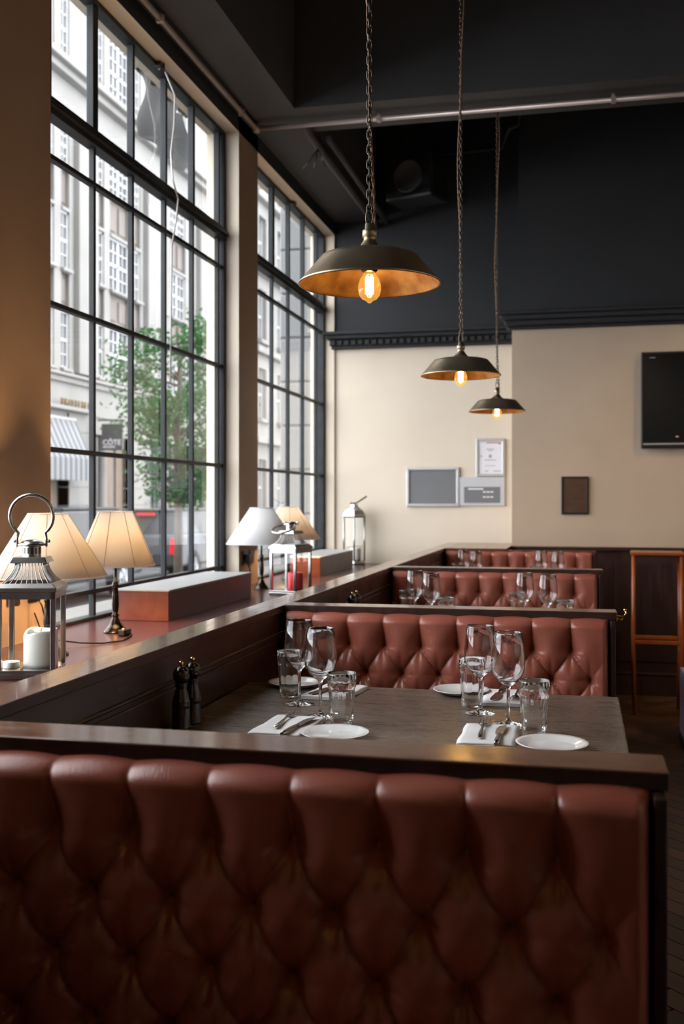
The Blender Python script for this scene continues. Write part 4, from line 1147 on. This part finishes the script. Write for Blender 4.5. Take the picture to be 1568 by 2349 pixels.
for p, q_ in tips:
    for k in range(190):
        s_ = rnd.uniform(.35, 1.08)
        c = Vector(p).lerp(Vector(q_), s_) + Vector((rnd.gauss(0, .14), rnd.gauss(0, .14), rnd.gauss(0, .10)))
        a = rnd.uniform(0, 2 * PI); ti = rnd.uniform(-.9, .9); L = rnd.uniform(.035, .06)
        d = Vector((math.cos(a) * math.cos(ti), math.sin(a) * math.cos(ti), math.sin(ti))); u = d.cross(Vector((rnd.gauss(0, 1), rnd.gauss(0, 1), rnd.gauss(0, 1)))).normalized() * L * .45
        lv.add([c - d * L, c + u, c + d * L, c - u], [(0, 1, 2, 3)])
lv.build('foliage', M['leaf'], tr)['kind'] = 'stuff'
# --- cars
def car(name, label, loc, rz, paint, L=4.4, W=1.75, Hh=1.5, tail=False):
    t = thing(name, label, 'car', loc, rz)
    # profile along y (front +y), body width W
    def shell(prof, wb, wt, m_, nm, parent):
        vs = []; n = len(prof)
        zmax = max(p[1] for p in prof); zmin = min(p[1] for p in prof)
        for sx in (-1, 1):
            for (y, z) in prof:
                k = (z - zmin) / (zmax - zmin); vs.append((sx * (wb + (wt - wb) * k) / 2, y, z))
        fs = [tuple(range(n))[::-1], tuple(range(n, 2 * n))] + [(i, (i + 1) % n, n + (i + 1) % n, n + i) for i in range(n)]
        return MB().add(vs, fs).build(nm, m_, parent, bevel=.06, segs=3)
    h2 = L / 2
    shell([(-h2, .35), (-h2 - .02, .60), (-h2 + .05, .98), (h2 * .45, .98), (h2 * .9, .86), (h2, .66), (h2, .33)], W, W * .94, paint, 'body', t)
    cab = shell([(-h2 + .10, .95), (-h2 + .35, Hh - .05), (-h2 + .8, Hh), (h2 * .15, Hh), (h2 * .52, .95)], W * .92, W * .74, M['carglass'], 'cabin', t)
    MB().box(-W * .37, W * .37, -h2 + .45, h2 * .14, Hh - .02, Hh + .025).build('roof', paint, t, bevel=.02)
    wh = None
    for sx in (-1, 1):
        for y in (-h2 * .62, h2 * .64):
            o = MB().lathe([(.20, -.10), (.31, -.10), (.33, -.07), (.33, .07), (.31, .10), (.20, .10)], 28).build('wheel', M['tyre'], t, (sx * (W / 2 - .08), y, .33), rot=(0, R(90), 0))
            hub = MB().lathe([(0, sx * .07), (.05, sx * .09), (.06, sx * .075), (.19, sx * .085), (.21, sx * .10)], 24)
            for k in range(5):
                a = 2 * PI * k / 5; hub.box(-.02, .02, .0, .19, sx * .08 - .012, sx * .08 + .018, mtx=Matrix.Rotation(a, 4, 'Z'))
            hub.build('hubcap', M['alloy'], o)
    for sx in (-1, 1):
        MB().box(sx * W * .44 - .08, sx * W * .44 + .05, -h2 - .05, -h2 + .12, .60, .92).build('tail_light', M['tail'] if tail else M['tail_off'], t, bevel=.02)
        MB().box(sx * W * .38 - .12, sx * W * .38 + .12, h2 - .1, h2 + .015, .58, .74).build('headlight', M['alloy'], t, bevel=.02)
        MB().box(sx * (W / 2 + .01) - .09, sx * (W / 2 + .01) + .09, h2 * .35, h2 * .35 + .12, .98, 1.10).build('wing_mirror', paint, t, bevel=.02)
    MB().box(-.25, .25, -h2 - .045, -h2 - .01, .50, .61).build('number_plate', M['awning'], t)
    if tail: MB().box(-.18, .18, -h2 + .22, -h2 + .28, Hh - .10, Hh - .05).build('brake_light', M['tail'], t)
    return t
M['tail_off'] = mat('dull_red_lens', (.12, .005, .008), .15)
car('parked_car', 'dark glossy car passing behind the two nearest table lamps', (-8.55, 15.3, ST), R(180), M['carblack'], 4.5, 1.8, 1.5)
car('car', 'silver grey car seen from behind with glowing red tail lights', (-8.30, 21.0, ST), R(0), M['carsilver'], 4.2, 1.6, 1.45, True)
# --- hanging grey cloth outside the nearer window
mb = MB(); nx, nz = 26, 14; vs = []
for j in range(nz + 1):
    for i in range(nx + 1):
        u = i / nx; v = j / nz
        y = 5.48 + .70 * u; z = E + 2.42 - .34 * v - .05 * math.sin(u * 2.4) * v
        x = -2.42 + .035 * math.sin(u * 19 + v * 3) * (1 - .3 * v) + .02 * math.sin(v * 6 + u * 4)
        vs.append((x, y, z))
fs = [(j * (nx + 1) + i, j * (nx + 1) + i + 1, (j + 1) * (nx + 1) + i + 1, (j + 1) * (nx + 1) + i) for j in range(nz) for i in range(nx)]
t = thing('hanging_cloth', 'grey draped cloth hanging outside behind the upper panes of the nearer window', 'banner', (0, 0, 0))
o = mb.add(vs, fs, True).build('cloth', M['greycloth'], t)
MB().tube([(-2.42, 5.44, E + 2.42), (-2.42, 6.22, E + 2.42)], .012, 8).tube([(-2.42, 5.5, E + 2.42), (XO, 5.5, E + 2.42)], .01, 8).tube([(-2.42, 6.16, E + 2.42), (XO, 6.16, E + 2.42)], .01, 8).build('rod', M['black'], t)
for o in list(SC.objects):
    if o.name == 'temporary': bpy.data.objects.remove(o)
